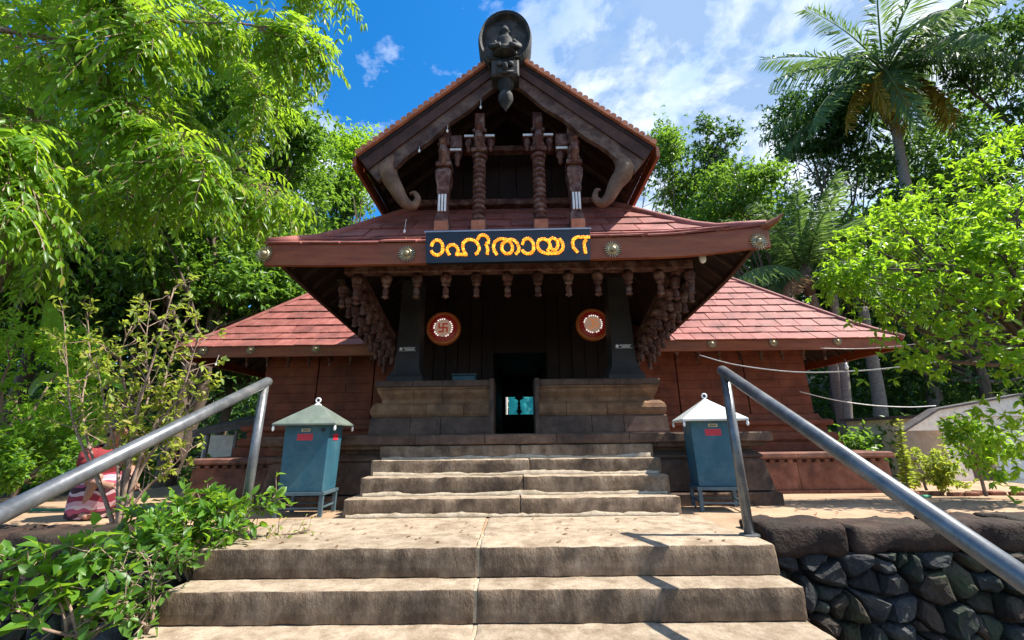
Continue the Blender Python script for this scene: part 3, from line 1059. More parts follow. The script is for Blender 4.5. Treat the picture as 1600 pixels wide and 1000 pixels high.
def deck(f, tmin, tmax, smax, ns, nt, off, thick):
    """closed shell under the tiles, following face f"""
    vs, fs = [], []
    for lay in (0, 1):
        for i in range(ns + 1):
            s = smax * i / ns
            a, b = tmin(s), tmax(s)
            for j in range(nt + 1):
                t = a + (b - a) * j / nt
                p = f(t, s)
                vs.append(p + Vector((0, 0, -off - thick * lay)))
    q = (ns + 1) * (nt + 1)
    for i in range(ns):
        for j in range(nt):
            k = i * (nt + 1) + j
            fs.append((k, k + 1, k + nt + 2, k + nt + 1))
            fs.append((q + k, q + k + nt + 1, q + k + nt + 2, q + k + 1))
    for i in range(ns):
        for j in (0, nt):
            k = i * (nt + 1) + j
            fs.append((k, k + nt + 1, q + k + nt + 1, q + k))
    for j in range(nt):
        for i in (0, ns):
            k = i * (nt + 1) + j
            fs.append((k, k + 1, q + k + 1, q + k))
    return vs, fs


def lay_tiles(parent, f, a0, a1, b0, b1, smax, ds, w, keep, seedv=1, mat='roof_tile'):
    """overlapping flat tiles; left limit t = a0 + a1*s, right limit t = b0 - b1*s"""
    rr = random.Random(seedv)
    i = 0
    cnt = 0
    while i * ds < smax - 0.02:
        s0, s1 = i * ds - (0.03 if i == 0 else 0.0), min(smax, (i + 1) * ds + 0.02)
        tt = a0 - w + (i % 2) * w * 0.5 + rr.uniform(-0.05, 0.05)
        while tt < b0:
            gap = 0.006
            poly = [(tt + gap, s0), (tt + w - gap, s0), (tt + w - gap, s1), (tt + gap, s1)]
            poly = clip(poly, 1, -a1, -a0)
            if len(poly) >= 3:
                poly = clip(poly, -1, -b1, b0)
            tt += w
            if len(poly) < 3 or area2(poly) < 0.003:
                continue
            ct = sum(p[0] for p in poly) / len(poly)
            cs = sum(p[1] for p in poly) / len(poly)
            if not keep(ct, cs):
                continue
            n = normal_of(f, ct, cs)
            lift = rr.uniform(-0.004, 0.004)
            sk = rr.uniform(-0.006, 0.006)
            top, bot = [], []
            for (t_, s_) in poly:
                k = (s_ - s0) / max(1e-6, (s1 - s0))
                h = 0.030 * (1 - k) + 0.010 * k + lift + sk * (t_ - ct) / w
                p = f(t_, s_)
                top.append(p + n * h)
                bot.append(p + n * (h - 0.016))
            m_ = len(poly)
            fs = [tuple(range(m_)), tuple(range(2 * m_ - 1, m_ - 1, -1))]
            for a in range(m_):
                b = (a + 1) % m_
                fs.append((a, m_ + a, m_ + b, b))
            obj('tile', top + bot, fs, mat, parent)
            cnt += 1
        i += 1
    return cnt


def fascia(parent_name, pts_top, h, th, mat='fascia_paint', n_out=(0, -1)):
    """board hung under a roof edge; pts_top run along the edge"""
    vs, fs = [], []
    ox, oy = n_out
    for p in pts_top:
        for (d, z) in ((0, 0), (0, -h), (-th, -h), (-th, 0)):
            vs.append((p[0] + ox * d, p[1] + oy * d, p[2] + z))
    n = len(pts_top)
    for i in range(n - 1):
        for k in range(4):
            j = (k + 1) % 4
            fs.append((i * 4 + k, i * 4 + j, (i + 1) * 4 + j, (i + 1) * 4 + k))
    fs.append((3, 2, 1, 0))
    fs.append(tuple((n - 1) * 4 + k for k in range(4)))
    return obj(parent_name, vs, fs, mat, T)


def rosette_mesh(name, r, mat):
    mm = MB()
    Mx = Matrix.Rotation(R(90), 3, 'X')
    mm.lathe([(r * 0.62, 0), (r * 0.62, r * 0.16), (r * 0.5, r * 0.3), (r * 0.34, r * 0.22), (r * 0.26, r * 0.4), (0.1 * r, r * 0.5)], (0, 0, 0), 20, Mx)
    for k in range(20):
        a = 2 * math.pi * k / 20
        c, s_ = math.cos(a), math.sin(a)
        c2, s2 = math.cos(a + 0.13), math.sin(a + 0.13)
        c3, s3 = math.cos(a - 0.13), math.sin(a - 0.13)
        q = [(r * 0.6 * c3, 0, r * 0.6 * s3), (r * 1.0 * c, -r * 0.06, r * 1.0 * s_), (r * 0.6 * c2, 0, r * 0.6 * s2)]
        mm.prism(q, (0, -r * 0.12, 0))
    return mm.mesh(name, mat)


ROS = rosette_mesh('rosette', 0.088, 'brass')
ROS_S = rosette_mesh('rosette', 0.075, 'brass')

# porch (middle) roof
EY, EZ = 3.50, 2.455
XL, XR = -2.33, 2.37


def upturn(x, y):
    return (0.075 * math.exp(-((x - XR) ** 2 + (y - EY) ** 2) / 0.30) + 0.02 * math.exp(-((x - XL) ** 2 + (y - EY) ** 2) / 0.2)
            + 0.025 * x / 2.4)


def f_front(t, s):
    return Vector((t, EY + s, EZ + gprof(s) - 0.085 * s + upturn(t, EY + s) * max(0, 1 - s / 0.9)))


def f_left(t, s):
    x = XL + s
    return Vector((x, t, EZ - 0.085 * (t - EY) + gprof(s) + upturn(x, t) * max(0, 1 - s / 0.9)))


def f_right(t, s):
    x = XR - s
    return Vector((x, t, EZ - 0.085 * (t - EY) + gprof(s) + upturn(x, t) * max(0, 1 - s / 0.9)))


YB = 8.6
vs, fs = deck(f_front, lambda s: XL + s, lambda s: XR - s, 1.9, 20, 24, 0.0, 0.05)
v2, f2 = deck(f_left, lambda s: EY + s, lambda s: YB, 1.9, 20, 12, 0.0, 0.05)
v3, f3 = deck(f_right, lambda s: EY + s, lambda s: YB, 1.9, 20, 12, 0.0, 0.05)
m = MB()
m.add(vs, fs).add(v2, f2).add(v3, f3)
mid = m.build('porch_roof', 'roof_tile', T)
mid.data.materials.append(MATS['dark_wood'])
nf = 0
for cnt_v, fcs in ((len(vs), fs), (len(v2), f2), (len(v3), f3)):
    for k, fc in enumerate(fcs):
        # lower shell gets the dark wood of the ceiling
        if all(i >= cnt_v // 2 for i in fc):
            mid.data.polygons[nf + k].material_index = 1
    nf += len(fcs)
n_tiles = 0
n_tiles += lay_tiles(mid, f_front, XL, 1, XR, 1, 1.04, 0.18, 0.36, lambda t, s: True, 3)
n_tiles += lay_tiles(mid, f_right, EY, 1, 4.9, 0, 0.6, 0.2, 0.40, lambda t, s: True, 4)
n_tiles += lay_tiles(mid, f_left, EY, 1, 4.9, 0, 0.6, 0.2, 0.40, lambda t, s: True, 5)
# hip caps
for f_, sgn, x_ in ((f_front, 1, XL), (f_front, -1, XR)):
    m = MB()
    pts = [f_front(x_ + sgn * s, s) + Vector((0, 0, 0.015)) for s in [0.0, 0.15, 0.3, 0.45, 0.6, 0.8, 1.0, 1.2]]
    m.tube(pts, [0.05] * len(pts), 10)
    m.build('hip_cap', 'roof_tile', T, smooth=True)
# fascias
edge = [f_front(XL + (XR - XL) * k / 24, 0) + Vector((0, -0.02, -0.005)) for k in range(25)]
ff = fascia('fascia_board', edge, 0.215, 0.045)
for (px_, py_) in ((414, 397), (636, 397), (957, 390), (1185, 378)):
    q = at(px_, py_, EY - 0.022)
    piece('rosette', ROS, ff, (q.x, EY - 0.021, q.z), (0, rng.uniform(0, 1), 0))
for f_, sx, x_ in ((f_left, -1, XL), (f_right, 1, XR)):
    edge2 = [f_(EY + (YB - EY) * k / 16, 0) + Vector((sx * 0.02, 0, -0.005)) for k in range(17)]
    sf = fascia('fascia_board', edge2, 0.085, 0.045, 'barge_wood', n_out=(sx, 0))
# rafters seen under the side slopes
for f_, sx in ((f_left, -1), (f_right, 1)):
    for k in range(13):
        y = EY + 0.35 + k * 0.235
        smx = min(0.95, y - EY)
        a, b = f_(y, 0.05), f_(y, smx)
        m = MB()
        q = [a + Vector((0, -0.02, -0.055)), a + Vector((0, 0.02, -0.055)), a + Vector((0, 0.02, -0.105)), a + Vector((0, -0.02, -0.105))]
        m.prism(q, b - a)
        m.build('rafter', 'rafter_wood', T)
for k in range(15):
    x = -1.65 + k * 0.24
    a, b = f_front(x, 0.06), f_front(x, 0.62)
    m = MB()
    q = [a + Vector((-0.02, 0, -0.055)), a + Vector((0.02, 0, -0.055)), a + Vector((0.02, 0, -0.105)), a + Vector((-0.02, 0, -0.105))]
    m.prism(q, b - a)
    m.build('rafter', 'rafter_wood', T)
m = MB()
m.box(-1.55, 1.6, 4.35, 6.6, 2.93, 2.98)
m.build('added_ceiling', 'dark_wood', T)  # unseen board, added to stop sky light leaking into the porch
# upswept corner horn on the right
hp = f_front(XR, 0)
m = MB()
m.tube([hp + Vector((-0.10, 0.06, -0.03)), hp + Vector((0.0, -0.02, 0.0)), hp + Vector((0.07, -0.06, 0.035)), hp + Vector((0.125, -0.09, 0.085))], [0.05, 0.045, 0.028, 0.004], 8)
m.build('corner_horn', 'fascia_paint', T)

# wing roof (long hall behind)
WY, WZ = 6.20, 2.085
WXL, WXR = -5.28, 5.90
WS = 2.2


def wprof(s):
    return 0.82 * s if s < 0.3 else 0.246 + (s - 0.3) * 1.07


def w_front(t, s):
    return Vector((t, WY + s, WZ + wprof(s)))


def w_back(t, s):
    return Vector((t, WY + 2 * WS - s, WZ + wprof(s)))


def w_left(t, s):
    return Vector((WXL + s, t, WZ + wprof(s)))


def w_right(t, s):
    return Vector((WXR - s, t, WZ + wprof(s)))


m = MB()
WF = []
for f_, a_, b_ in ((w_front, lambda s: WXL + s, lambda s: -1.9), (w_front, lambda s: 1.9, lambda s: WXR - s), (w_back, lambda s: WXL + s, lambda s: WXR - s),
                   (w_left, lambda s: WY + s, lambda s: WY + 2 * WS - s), (w_right, lambda s: WY + s, lambda s: WY + 2 * WS - s)):
    v_, fc_ = deck(f_, a_, b_, WS, 8, 10, 0.0, 0.05)
    WF.append((len(m.f), len(v_), fc_))
    m.add(v_, fc_)
wing = m.build('hall_roof', 'roof_tile', T)
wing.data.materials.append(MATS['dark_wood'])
for start, nv, fcs in WF:
    for k, fc in enumerate(fcs):
        if all(i >= nv // 2 for i in fc):
            wing.data.polygons[start + k].material_index = 1
n_tiles += lay_tiles(wing, w_front, WXL, 1, WXR, 1, 1.62, 0.162, 0.31, lambda t, s: abs(t) > 2.15 - 0.0 * s, 8)
print('tiles', n_tiles)
for sgn, x_ in ((1, WXL), (-1, WXR)):
    m = MB()
    pts = [w_front(x_ + sgn * s, s) + Vector((0, 0, 0.015)) for s in [-0.03, 0.2, 0.4, 0.7, 1.0, 1.4, 1.8, 2.2]]
    m.tube(pts, [0.045] * len(pts), 10)
    m.build('hip_cap', 'roof_tile', T, smooth=True)
wf = fascia('fascia_board', [Vector((WXL, WY - 0.02, WZ - 0.01)), Vector((-1.75, WY - 0.02, WZ - 0.01))], 0.165, 0.045)
wf2 = fascia('fascia_board', [Vector((1.75, WY - 0.02, WZ - 0.01)), Vector((WXR, WY - 0.02, WZ - 0.01))], 0.165, 0.045)
fascia('fascia_board', [Vector((WXL - 0.02, WY, WZ - 0.01)), Vector((WXL - 0.02, WY + 4.3, WZ - 0.01))], 0.165, 0.045, n_out=(-1, 0))
fascia('fascia_board', [Vector((WXR + 0.02, WY, WZ - 0.01)), Vector((WXR + 0.02, WY + 4.3, WZ - 0.01))], 0.165, 0.045, n_out=(1, 0))
for (px_, py_) in ((318, 548), (392, 547), (494, 545), (1112, 537), (1208, 535), (1308, 533)):
    q = at(px_, py_, WY - 0.022)
    piece('rosette', ROS_S, wf if q.x < 0 else wf2, (q.x, WY - 0.021, q.z), (0, rng.uniform(0, 1), 0))
# rafters under the hall eaves
for k in range(46):
    x = WXL + 0.15 + k * 0.24
    if -1.9 < x < 1.9:
        continue
    a, b = w_front(x, 0.03), w_front(x, max(0.08, min(0.62, x - WXL, WXR - x)))
    m = MB()
    q = [a + Vector((-0.02, 0, -0.055)), a + Vector((0.02, 0, -0.055)), a + Vector((0.02, 0, -0.10)), a + Vector((-0.02, 0, -0.10))]
    m.prism(q, b - a)
    m.build('rafter', 'rafter_wood', T)
for f_, sx in ((w_left, -1), (w_right, 1)):
    for k in range(13):
        y = WY + 0.3 + k * 0.3
        dd_ = min(y - WY, WY + 2 * WS - y)
        a, b = f_(y, 0.03), f_(y, max(0.1, min(1.1, dd_)))
        m = MB()
        q = [a + Vector((0, -0.02, -0.055)), a + Vector((0, 0.02, -0.055)), a + Vector((0, 0.02, -0.10)), a + Vector((0, -0.02, -0.10))]
        m.prism(q, b - a)
        m.build('rafter', 'rafter_wood', T)

# hall plinth
hx0, hx1, hy0 = -4.55, 5.10, 6.02
hp_ = [
    ([(-0.2, -0.2), (0.03, -0.2), (0.03, -0.06), (-0.2, -0.06)], 'red_plinth'),
    ([(-0.2, -0.057), (0.0, -0.057), (0.0, 0.30), (-0.2, 0.30)], 'red_plinth'),
    ([(-0.2, 0.303), (-0.03, 0.303), (-0.03, 0.335), (0.0, 0.345), (-0.2, 0.345)], 'red_plinth'),
    ([(-0.2, 0.348), (0.045, 0.348), (0.06, 0.37), (0.055, 0.415), (0.03, 0.43), (-0.2, 0.43)], 'red_plinth'),
]
for ci, (prof, mt) in enumerate(hp_):
    offx = 0.35 * (ci % 2)
    Lx = [hx0 + 0.7 + offx, -3.2 - offx * 0.5, -2.5]
    Rx = [2.5, 3.3 - offx * 0.6, 4.2 - offx]
    segs = [[(hx0, 10.4), (hx0, hy0), (Lx[0] - 0.003, hy0)], [(Lx[0] + 0.003, hy0), (Lx[1] - 0.003, hy0)], [(Lx[1] + 0.003, hy0), (Lx[2], hy0)],
            [(Rx[0], hy0), (Rx[1] - 0.003, hy0)], [(Rx[1] + 0.003, hy0), (Rx[2] - 0.003, hy0)], [(Rx[2] + 0.003, hy0), (hx1, hy0), (hx1, 10.4)]]
    for sg in segs:
        jit = rng.uniform(-0.004, 0.004)
        vs, fs = sweep(sg, [(o + jit, z) for (o, z) in prof])
        pb = obj('plinth_block', vs, fs, mt, T)
m = MB()
m.box(hx0 + 0.19, hx1 - 0.19, hy0 + 0.19, 10.3, -0.2, 0.425)
m.build('hall_floor', 'red_plinth', T)
# dentils under the plinth lip
m = MB()
m.cbox(-0.03, 0.03, -0.02, 0.02, -0.02, 0.02, 0.006)
DENT = m.mesh('dentil', 'red_plinth')
for x in [2.75 + 0.125 * k for k in range(19)] + [-4.45 + 0.125 * k for k in range(14)]:
    piece('dentil', DENT, T, (x, hy0 - 0.012, 0.322))

# hall walls: coursed red blocks over a moulded base
wx0, wx1, wy = -4.16, 4.72, 6.72
mould = [
    ([(-0.1, 0.432), (0.20, 0.432), (0.205, 0.56), (-0.1, 0.56)], 'red_wall'),
    ([(-0.1, 0.563), (0.15, 0.563), (0.175, 0.60), (0.175, 0.66), (0.15, 0.70), (-0.1, 0.70)], 'red_wall'),
    ([(-0.1, 0.703), (0.09, 0.703), (0.09, 0.80), (-0.1, 0.80)], 'red_wall'),
    ([(-0.1, 0.803), (0.14, 0.803), (0.16, 0.83), (0.155, 0.88), (0.12, 0.90), (-0.1, 0.90)], 'red_wall'),
    ([(-0.1, 0.903), (0.06, 0.903), (0.03, 0.98), (-0.1, 0.98)], 'red_wall'),
]
for prof, mt in mould:
    for sg in ([(wx0, 10.0), (wx0, wy), (-2.9, wy)], [(-2.894, wy), (-1.6, wy)], [(1.6, wy), (3.2, wy)], [(3.206, wy), (wx1, wy), (wx1, 10.0)]):
        vs, fs = sweep(sg, prof)
        obj('base_moulding', vs, fs, mt, T)
rr = random.Random(12)
for side in (-1, 1):
    a0_, b0_ = (wx0, -1.5) if side < 0 else (1.5, wx1)
    z = 0.983
    row = 0
    while z < 2.25:
        h = rr.uniform(0.125, 0.165)
        pan = [-3.28, -2.35] if side < 0 else [2.62, 3.72]
        edges = sorted([a0_, b0_] + pan + ([(-2.8, 1.95, 3.2)[k] for k in (0,)] if side < 0 and row % 2 else []) + ([3.15, 4.25] if side > 0 and row % 2 else []))
        for xa, xb in zip(edges[:-1], edges[1:]):
            mm = MB()
            g = 0.010 if (xa in pan) else 0.0015
            g2 = 0.010 if (xb in pan) else 0.0015
            yq = wy - rr.uniform(0.0, 0.004)
            mm.cbox(xa + g, xb - g2, yq, wy + 0.1, z + 0.001, z + h - 0.001, 0.004)
            mm.build('wall_block', 'red_wall', T)
        z += h
        row += 1
m = MB()
m.box(wx0 + 0.01, -1.4, wy + 0.08, 10.0, 0.43, 2.6)
m.box(1.4, wx1 - 0.01, wy + 0.08, 10.0, 0.43, 2.6)
m.build('hall_wall', 'red_wall', T)
# eave beam of the hall with small pendants
for a, b in ((-4.4, -1.75), (1.75, 4.95)):
    m = MB()
    m.cbox(a, b, 6.36, 6.44, 1.975, 2.05, 0.01)
    wb = m.build('eave_beam', 'dark_wood', T)
    x = a + 0.12
    while x < b:
        piece('pendant', PEND, wb, (x, 6.40, 1.978), (0, 0, rng.uniform(0, 3)), (0.75, 0.75, 0.72))
        x += 0.33

# ---- upper gable roof ------------------------------------------------------------------------------
GY, GZ_E, GZ_A = 3.70, 3.575, 4.86
GXL, GXR, GXC = -1.66, 1.50, -0.07
GYA = 3.62      # apex leans forward a little


def g_slope(sx):
    """point on the upper roof: u from ridge (0) to eave (1), y back from the rake"""
    xe = GXL if sx < 0 else GXR
    ze = GZ_E + (0.05 if sx > 0 else -0.01)

    def f(u, y):
        return Vector((GXC + (xe - GXC) * u, (GYA + (GY - GYA) * u) + y, GZ_A + (ze - GZ_A) * u))
    return f


GDEEP = 4.9
for sx in (-1, 1):
    f = g_slope(sx)
    e = (f(1, 0) - f(0, 0)).normalized()
    nrm = e.cross(Vector((0, 1, 0)))
    nrm = nrm if nrm.z > 0 else -nrm
    m = MB()
    th = 0.05
    a, b, c, d = f(0, 0), f(1, 0), f(1, GDEEP), f(0, GDEEP)
    vs = [a, b, c, d, a - nrm * th, b - nrm * th, c - nrm * th, d - nrm * th]
    m.add(vs, [(0, 1, 2, 3), (4, 7, 6, 5), (0, 4, 5, 1), (1, 5, 6, 2), (2, 6, 7, 3), (3, 7, 4, 0)])
    gr = m.build('gable_roof', 'dark_wood', T)
    # tiles on the slope (seen from the sides only): long courses running down
    L = (f(1, 0) - f(0, 0)).length
    # scalloped rake tiles
    nt = 27
    um = MB()
    hw = L / nt * 0.5
    ring = []
    for k in range(7):
        an = math.pi * k / 6
        ring.append((math.cos(an) * hw * 0.98, math.sin(an) * hw * 1.0 + 0.012))
    poly = [(hw * 0.98, -0.012), *ring, (-hw * 0.98, -0.012)]
    vv = [(x, -0.035, z) for x, z in poly] + [(x, 0.22, z) for x, z in poly]
    q = len(poly)
    um.add(vv, [tuple(range(q - 1, -1, -1)), tuple(range(q, 2 * q))] + [(i, (i + 1) % q, q + (i + 1) % q, q + i) for i in range(q)])
    TM = um.mesh('edge_tile', 'edge_tile')
    ang = math.atan2(-(e.z), e.x) if sx > 0 else math.atan2((e.z), -e.x)
    for k in range(nt):
        p = f((k + 0.5) / nt, 0) + nrm * 0.012
        piece('edge_tile', TM, gr, p, (0, math.atan2(-e.z, e.x) if sx > 0 else math.atan2(e.z, -e.x), 0))
    # rows of tiles up the slope behind the rake, pitched as long strips
    sm = MB()
    poly2 = [(x, z) for x, z in poly]
    for k in range(nt):
        p = f((k + 0.5) / nt, 0.23) + nrm * 0.010
        d0 = e
        vs = []
        for yy in (0.0, GDEEP - 0.25):
            for x, z in poly2:
                vs.append(p + e * (x if sx > 0 else x) + nrm * z + Vector((0, yy, 0)))
        sm.add(vs, [(i, (i + 1) % q, q + (i + 1) % q, q + i) for i in range(q)])
    so = sm.build('tile_rows', 'roof_tile', gr)
    so['kind'] = 'stuff'
    # barge board below the rake
    bw0, bw1 = 0.20, 0.30
    y0 = GYA + 0.0
    A, B = f(0.02, 0.03), f(1.0, 0.03)
    dn = -nrm
    vs = []
    N = 16
    for k in range(N + 1):
        u = k / N
        p = A + (B - A) * u
        w_ = bw0 + (bw1 - bw0) * u
        off0 = 0.055
        # lower edge gently scalloped
        w_ += 0.012 * math.sin(u * 22)
        for yy in (0.0, 0.06):
            vs.append(p + dn * off0 + Vector((0, yy, 0)))
            vs.append(p + dn * (off0 + w_) + Vector((0, yy, 0)))
    fs = []
    for k in range(N):
        i = 4 * k
        j = i + 4
        fs += [(i, i + 1, j + 1, j), (i + 2, j + 2, j + 3, i + 3), (i, j, j + 2, i + 2), (i + 1, i + 3, j + 3, j + 1)]
    fs += [(0, 2, 3, 1), (4 * N, 4 * N + 1, 4 * N + 3, 4 * N + 2)]
    bb = obj('barge_board', vs, fs, 'grey_wood', T)
    # plain dark upper half of the barge board, under the tiles
    m = MB()
    q4 = [A + dn * 0.020 + Vector((0, -0.022, 0)), B + dn * 0.020 + Vector((0, -0.022, 0)), B + dn * 0.19 + Vector((0, -0.022, 0)), A + dn * 0.135 + Vector((0, -0.022, 0))]
    m.prism(q4, (0, 0.020, 0))
    m.build('barge_strip', 'barge_wood', bb)
    # curled trunk-shaped end: the photo's two carved scrolls
    if sx < 0:
        tr = [(622, 243), (606, 266), (618, 293), (632, 316), (645, 322), (653, 312), (648, 302), (640, 303)]
        rad = [0.05, 0.105, 0.082, 0.062, 0.047, 0.035, 0.026, 0.014]
    else:
        tr = [(962, 240), (976, 264), (962, 288), (952, 308), (940, 318), (930, 310), (932, 298), (938, 297)]
        rad = [0.05, 0.108, 0.082, 0.062, 0.047, 0.035, 0.026, 0.014]
    pts = [at(a_, b_, 3.78) for a_, b_ in tr]
    m = MB()
    sp = smooth_path(pts, 4)
    rs = [rad[min(len(rad) - 1, k // 4)] + (rad[min(len(rad) - 1, k // 4 + 1)] - rad[min(len(rad) - 1, k // 4)]) * (k % 4) / 4 for k in range(len(sp))]
    m.tube(sp, rs, 10)
    m.build('scroll', 'scroll_wood', bb, smooth=True)
    # eave board along the side
    E0, E1 = f(1.0, 0.0), f(1.0, GDEEP)
    m = MB()
    m.prism([E0 + Vector((0.015 * sx, 0, 0.02)), E0 + Vector((0.05 * sx, 0, 0.0)), E0 + Vector((0.05 * sx, 0, -0.12)), E0 + Vector((0.015 * sx, 0, -0.12))], E1 - E0)
    m.build('eave_board', 'fascia_paint', T)
    # rafters below
    for k in range(9):
        y = 0.25 + k * 0.3
        a, b = f(0.05, y) - nrm * 0.05, f(0.98, y) - nrm * 0.05
        m = MB()
        m.prism([a + Vector((0, -0.02, 0)), a + Vector((0, 0.02, 0)), a + Vector((0, 0.02, 0)) - nrm * 0.05, a + Vector((0, -0.02, 0)) - nrm * 0.05], b - a)
        m.build('rafter', 'rafter_wood', T)

# gable back wall of dark boards and its tie beams
gby = 4.62
nbd = 13
for k in range(nbd):
    xa = GXL + 0.08 + (GXR - GXL - 0.16) * k / nbd
    xb = GXL + 0.08 + (GXR - GXL - 0.16) * (k + 1) / nbd
    xm = (xa + xb) / 2

    def roofz(x):
        xe = GXL if x < GXC else GXR
        return GZ_A + (GZ_E - GZ_A) * (x - GXC) / (xe - GXC) - 0.09
    mm = MB()
    mm.prism([(xa + 0.004, gby, 3.05), (xb - 0.004, gby, 3.05), (xb - 0.004, gby, roofz(xb)), (xa + 0.004, gby, roofz(xa))], (0, 0.04, 0))
    mm.build('gable_board', 'dark_wood', T)
m = MB()
m.cbox(-1.2, 1.1, 4.46, 4.58, 3.44, 3.52, 0.01)
m.build('tie_beam', 'carved_wood', T)
m = MB()
m.cbox(-0.62, 0.5, 4.3, 4.4, 4.10, 4.17, 0.01)
m.build('tie_beam', 'carved_wood', T)


# gable columns
def gable_column(px_, inner):
    b = at(px_, 360, 3.86)
    x, y, z0 = b.x, 3.86, 2.70
    mir = 1 if x < -0.05 else -1
    mm = MB()
    mm.cbox(x - 0.078, x + 0.078, y - 0.08, y + 0.08, z0, z0 + 0.15, 0.012)
    col = mm.build('column', 'carved_wood', T)
    mm = MB()
    mm.box(x - 0.07, x + 0.07, y - 0.086, y - 0.079, z0 + 0.02, z0 + 0.13)
    mm.build('base_panel', 'edge_tile', col)
    if inner:
        prof = [(0.062, z0 + 0.15)]
        z = z0 + 0.16
        for k in range(12):
            prof += [(0.048, z), (0.070, z + 0.02), (0.070, z + 0.042), (0.048, z + 0.06)]
            z += 0.063
        prof += [(0.08, z + 0.01), (0.085, z + 0.04), (0.05, z + 0.06)]
        mm = MB()
        mm.lathe(prof, (x, y, 0), 14)
        mm.build('shaft', 'carved_wood', col)
        zt = z + 0.06
    else:
        mm = MB()
        mm.lathe([(0.095, z0 + 0.15), (0.095, z0 + 0.2), (0.075, z0 + 0.24), (0.075, z0 + 0.46), (0.09, z0 + 0.5), (0.085, z0 + 0.55), (0.115, z0 + 0.66), (0.12, z0 + 0.74), (0.07, z0 + 0.80)],
                 (x, y, 0), 4)
        mm.build('shaft', 'carved_wood', col)
        mm = MB()
        for dx in (-0.032, 0.0, 0.032):
            mm.tube([(x + dx, y - 0.068, z0 + 0.25), (x + dx, y - 0.068, z0 + 0.45)], 0.012, 6)
        mm.build('white_fluting', 'white_paint', col)
        zt = z0 + 0.80
    # carved capital: stacked blocks with a figure and side arms ending in buds
    mm = MB()
    mm.cbox(x - 0.085, x + 0.085, y - 0.09, y + 0.06, zt, zt + 0.05, 0.008)
    mm.lathe([(0.05, zt + 0.05), (0.075, zt + 0.09), (0.055, zt + 0.15), (0.07, zt + 0.2), (0.04, zt + 0.26)], (x, y - 0.03, 0), 10)
    mm.cbox(x - 0.075, x + 0.075, y - 0.08, y + 0.06, zt + 0.26, zt + 0.30, 0.008)
    mm.cbox(x - 0.055, x + 0.055, y - 0.07, y + 0.05, zt + 0.30, zt + 0.52, 0.008)
    # body of a crouching lion-like bracket leaning outwards
    mm.tube([(x, y - 0.08, zt + 0.02), (x, y - 0.14, zt + 0.12), (x, y - 0.12, zt + 0.22), (x, y - 0.16, zt + 0.28)], [0.03, 0.05, 0.038, 0.045], 8)
    mm.build('capital', 'carved_wood', col)
    for sx_ in (-1, 1):
        if not inner and sx_ != mir:
            continue
        mm = MB()
        w_ = 0.19 if not inner else 0.17
        a_, b_ = sorted((x + sx_ * 0.06, x + sx_ * w_))
        mm.cbox(a_, b_, y - 0.06, y + 0.02, zt + 0.19, zt + 0.235, 0.006)
        mm.lathe([(0.03, zt + 0.19), (0.045, zt + 0.15), (0.03, zt + 0.10), (0.02, zt + 0.085), (0.03, zt + 0.06), (0.01, zt + 0.03)], (x + sx_ * (w_ - 0.05), y - 0.02, 0), 10)
        if not inner:
            mm.cbox(a_, b_, y - 0.07, y + 0.02, zt + 0.24, zt + 0.40, 0.01)
        mm.build('bracket_arm', 'carved_wood', col)
        mm = MB()
        mm.box(a_ + 0.003, b_ - 0.003, y - 0.068, y - 0.061, zt + 0.20, zt + 0.225)
        mm.build('pale_band', 'wire_white', col)


for p_, inn in ((691, False), (748, True), (845, True), (902, False)):
    gable_column(p_, inn)

# crest: big round carved disc with a seated figure, a carved block and a drop below it
cc = at(789, 57, 3.52)
m = MB()
N = 40
poly = []
for k in range(N):
    a = 2 * math.pi * k / N
    r = 0.31 * (1 + 0.03 * math.cos(a * 2 - math.pi / 2) - (0.10 if math.sin(a) < -0.85 else 0))
    poly.append(Vector((cc.x + r * math.cos(a) * 0.97, cc.y, cc.z + r * math.sin(a) * 1.30)))
inner_ = [Vector((cc.x + (p.x - cc.x) * 0.86, cc.y + 0.005, cc.z + (p.z - cc.z) * 0.86)) for p in poly]
deep = [Vector((cc.x + (p.x - cc.x) * 0.80, cc.y + 0.06, cc.z + (p.z - cc.z) * 0.80)) for p in poly]
back = [p + Vector((0, 0.22, 0)) for p in poly]
rim0 = [p + Vector((0, 0.03, 0)) for p in [Vector((cc.x + (p.x - cc.x) * 1.0, p.y, cc.z + (p.z - cc.z) * 1.0)) for p in poly]]
rim1 = [Vector((cc.x + (p.x - cc.x) * 0.94, cc.y - 0.01, cc.z + (p.z - cc.z) * 0.94)) for p in poly]
vs = back + rim0 + rim1 + inner_ + deep
fs = [tuple(range(N))]
for r_ in range(4):
    for k in range(N):
        j = (k + 1) % N
        fs.append((r_ * N + k, r_ * N + j, (r_ + 1) * N + j, (r_ + 1) * N + k))
fs.append(tuple(4 * N + k for k in range(N - 1, -1, -1)))
crest = obj('gable_crest', vs, fs, 'gable_crest', T)
m = MB()
yf = cc.y + 0.03
bz = cc.z - 0.27
m.lathe([(0.13, bz), (0.14, bz + 0.03), (0.10, bz + 0.06), (0.085, bz + 0.12), (0.10, bz + 0.20), (0.085, bz + 0.235), (0.04, bz + 0.25), (0.055, bz + 0.29), (0.05, bz + 0.33),
         (0.065, bz + 0.345), (0.045, bz + 0.40), (0.02, bz + 0.46), (0.004, bz + 0.50)], (cc.x, yf, 0), 12)
for sx in (-1, 1):
    m.tube([(cc.x + sx * 0.09, yf - 0.02, bz + 0.21), (cc.x + sx * 0.15, yf - 0.03, bz + 0.14), (cc.x + sx * 0.10, yf - 0.09, bz + 0.12)], [0.03, 0.026, 0.02], 7)
    m.tube([(cc.x + sx * 0.04, yf - 0.06, bz + 0.05), (cc.x + sx * 0.15, yf - 0.09, bz + 0.06), (cc.x + sx * 0.05, yf - 0.13, bz + 0.035)], [0.045, 0.038, 0.028], 7)
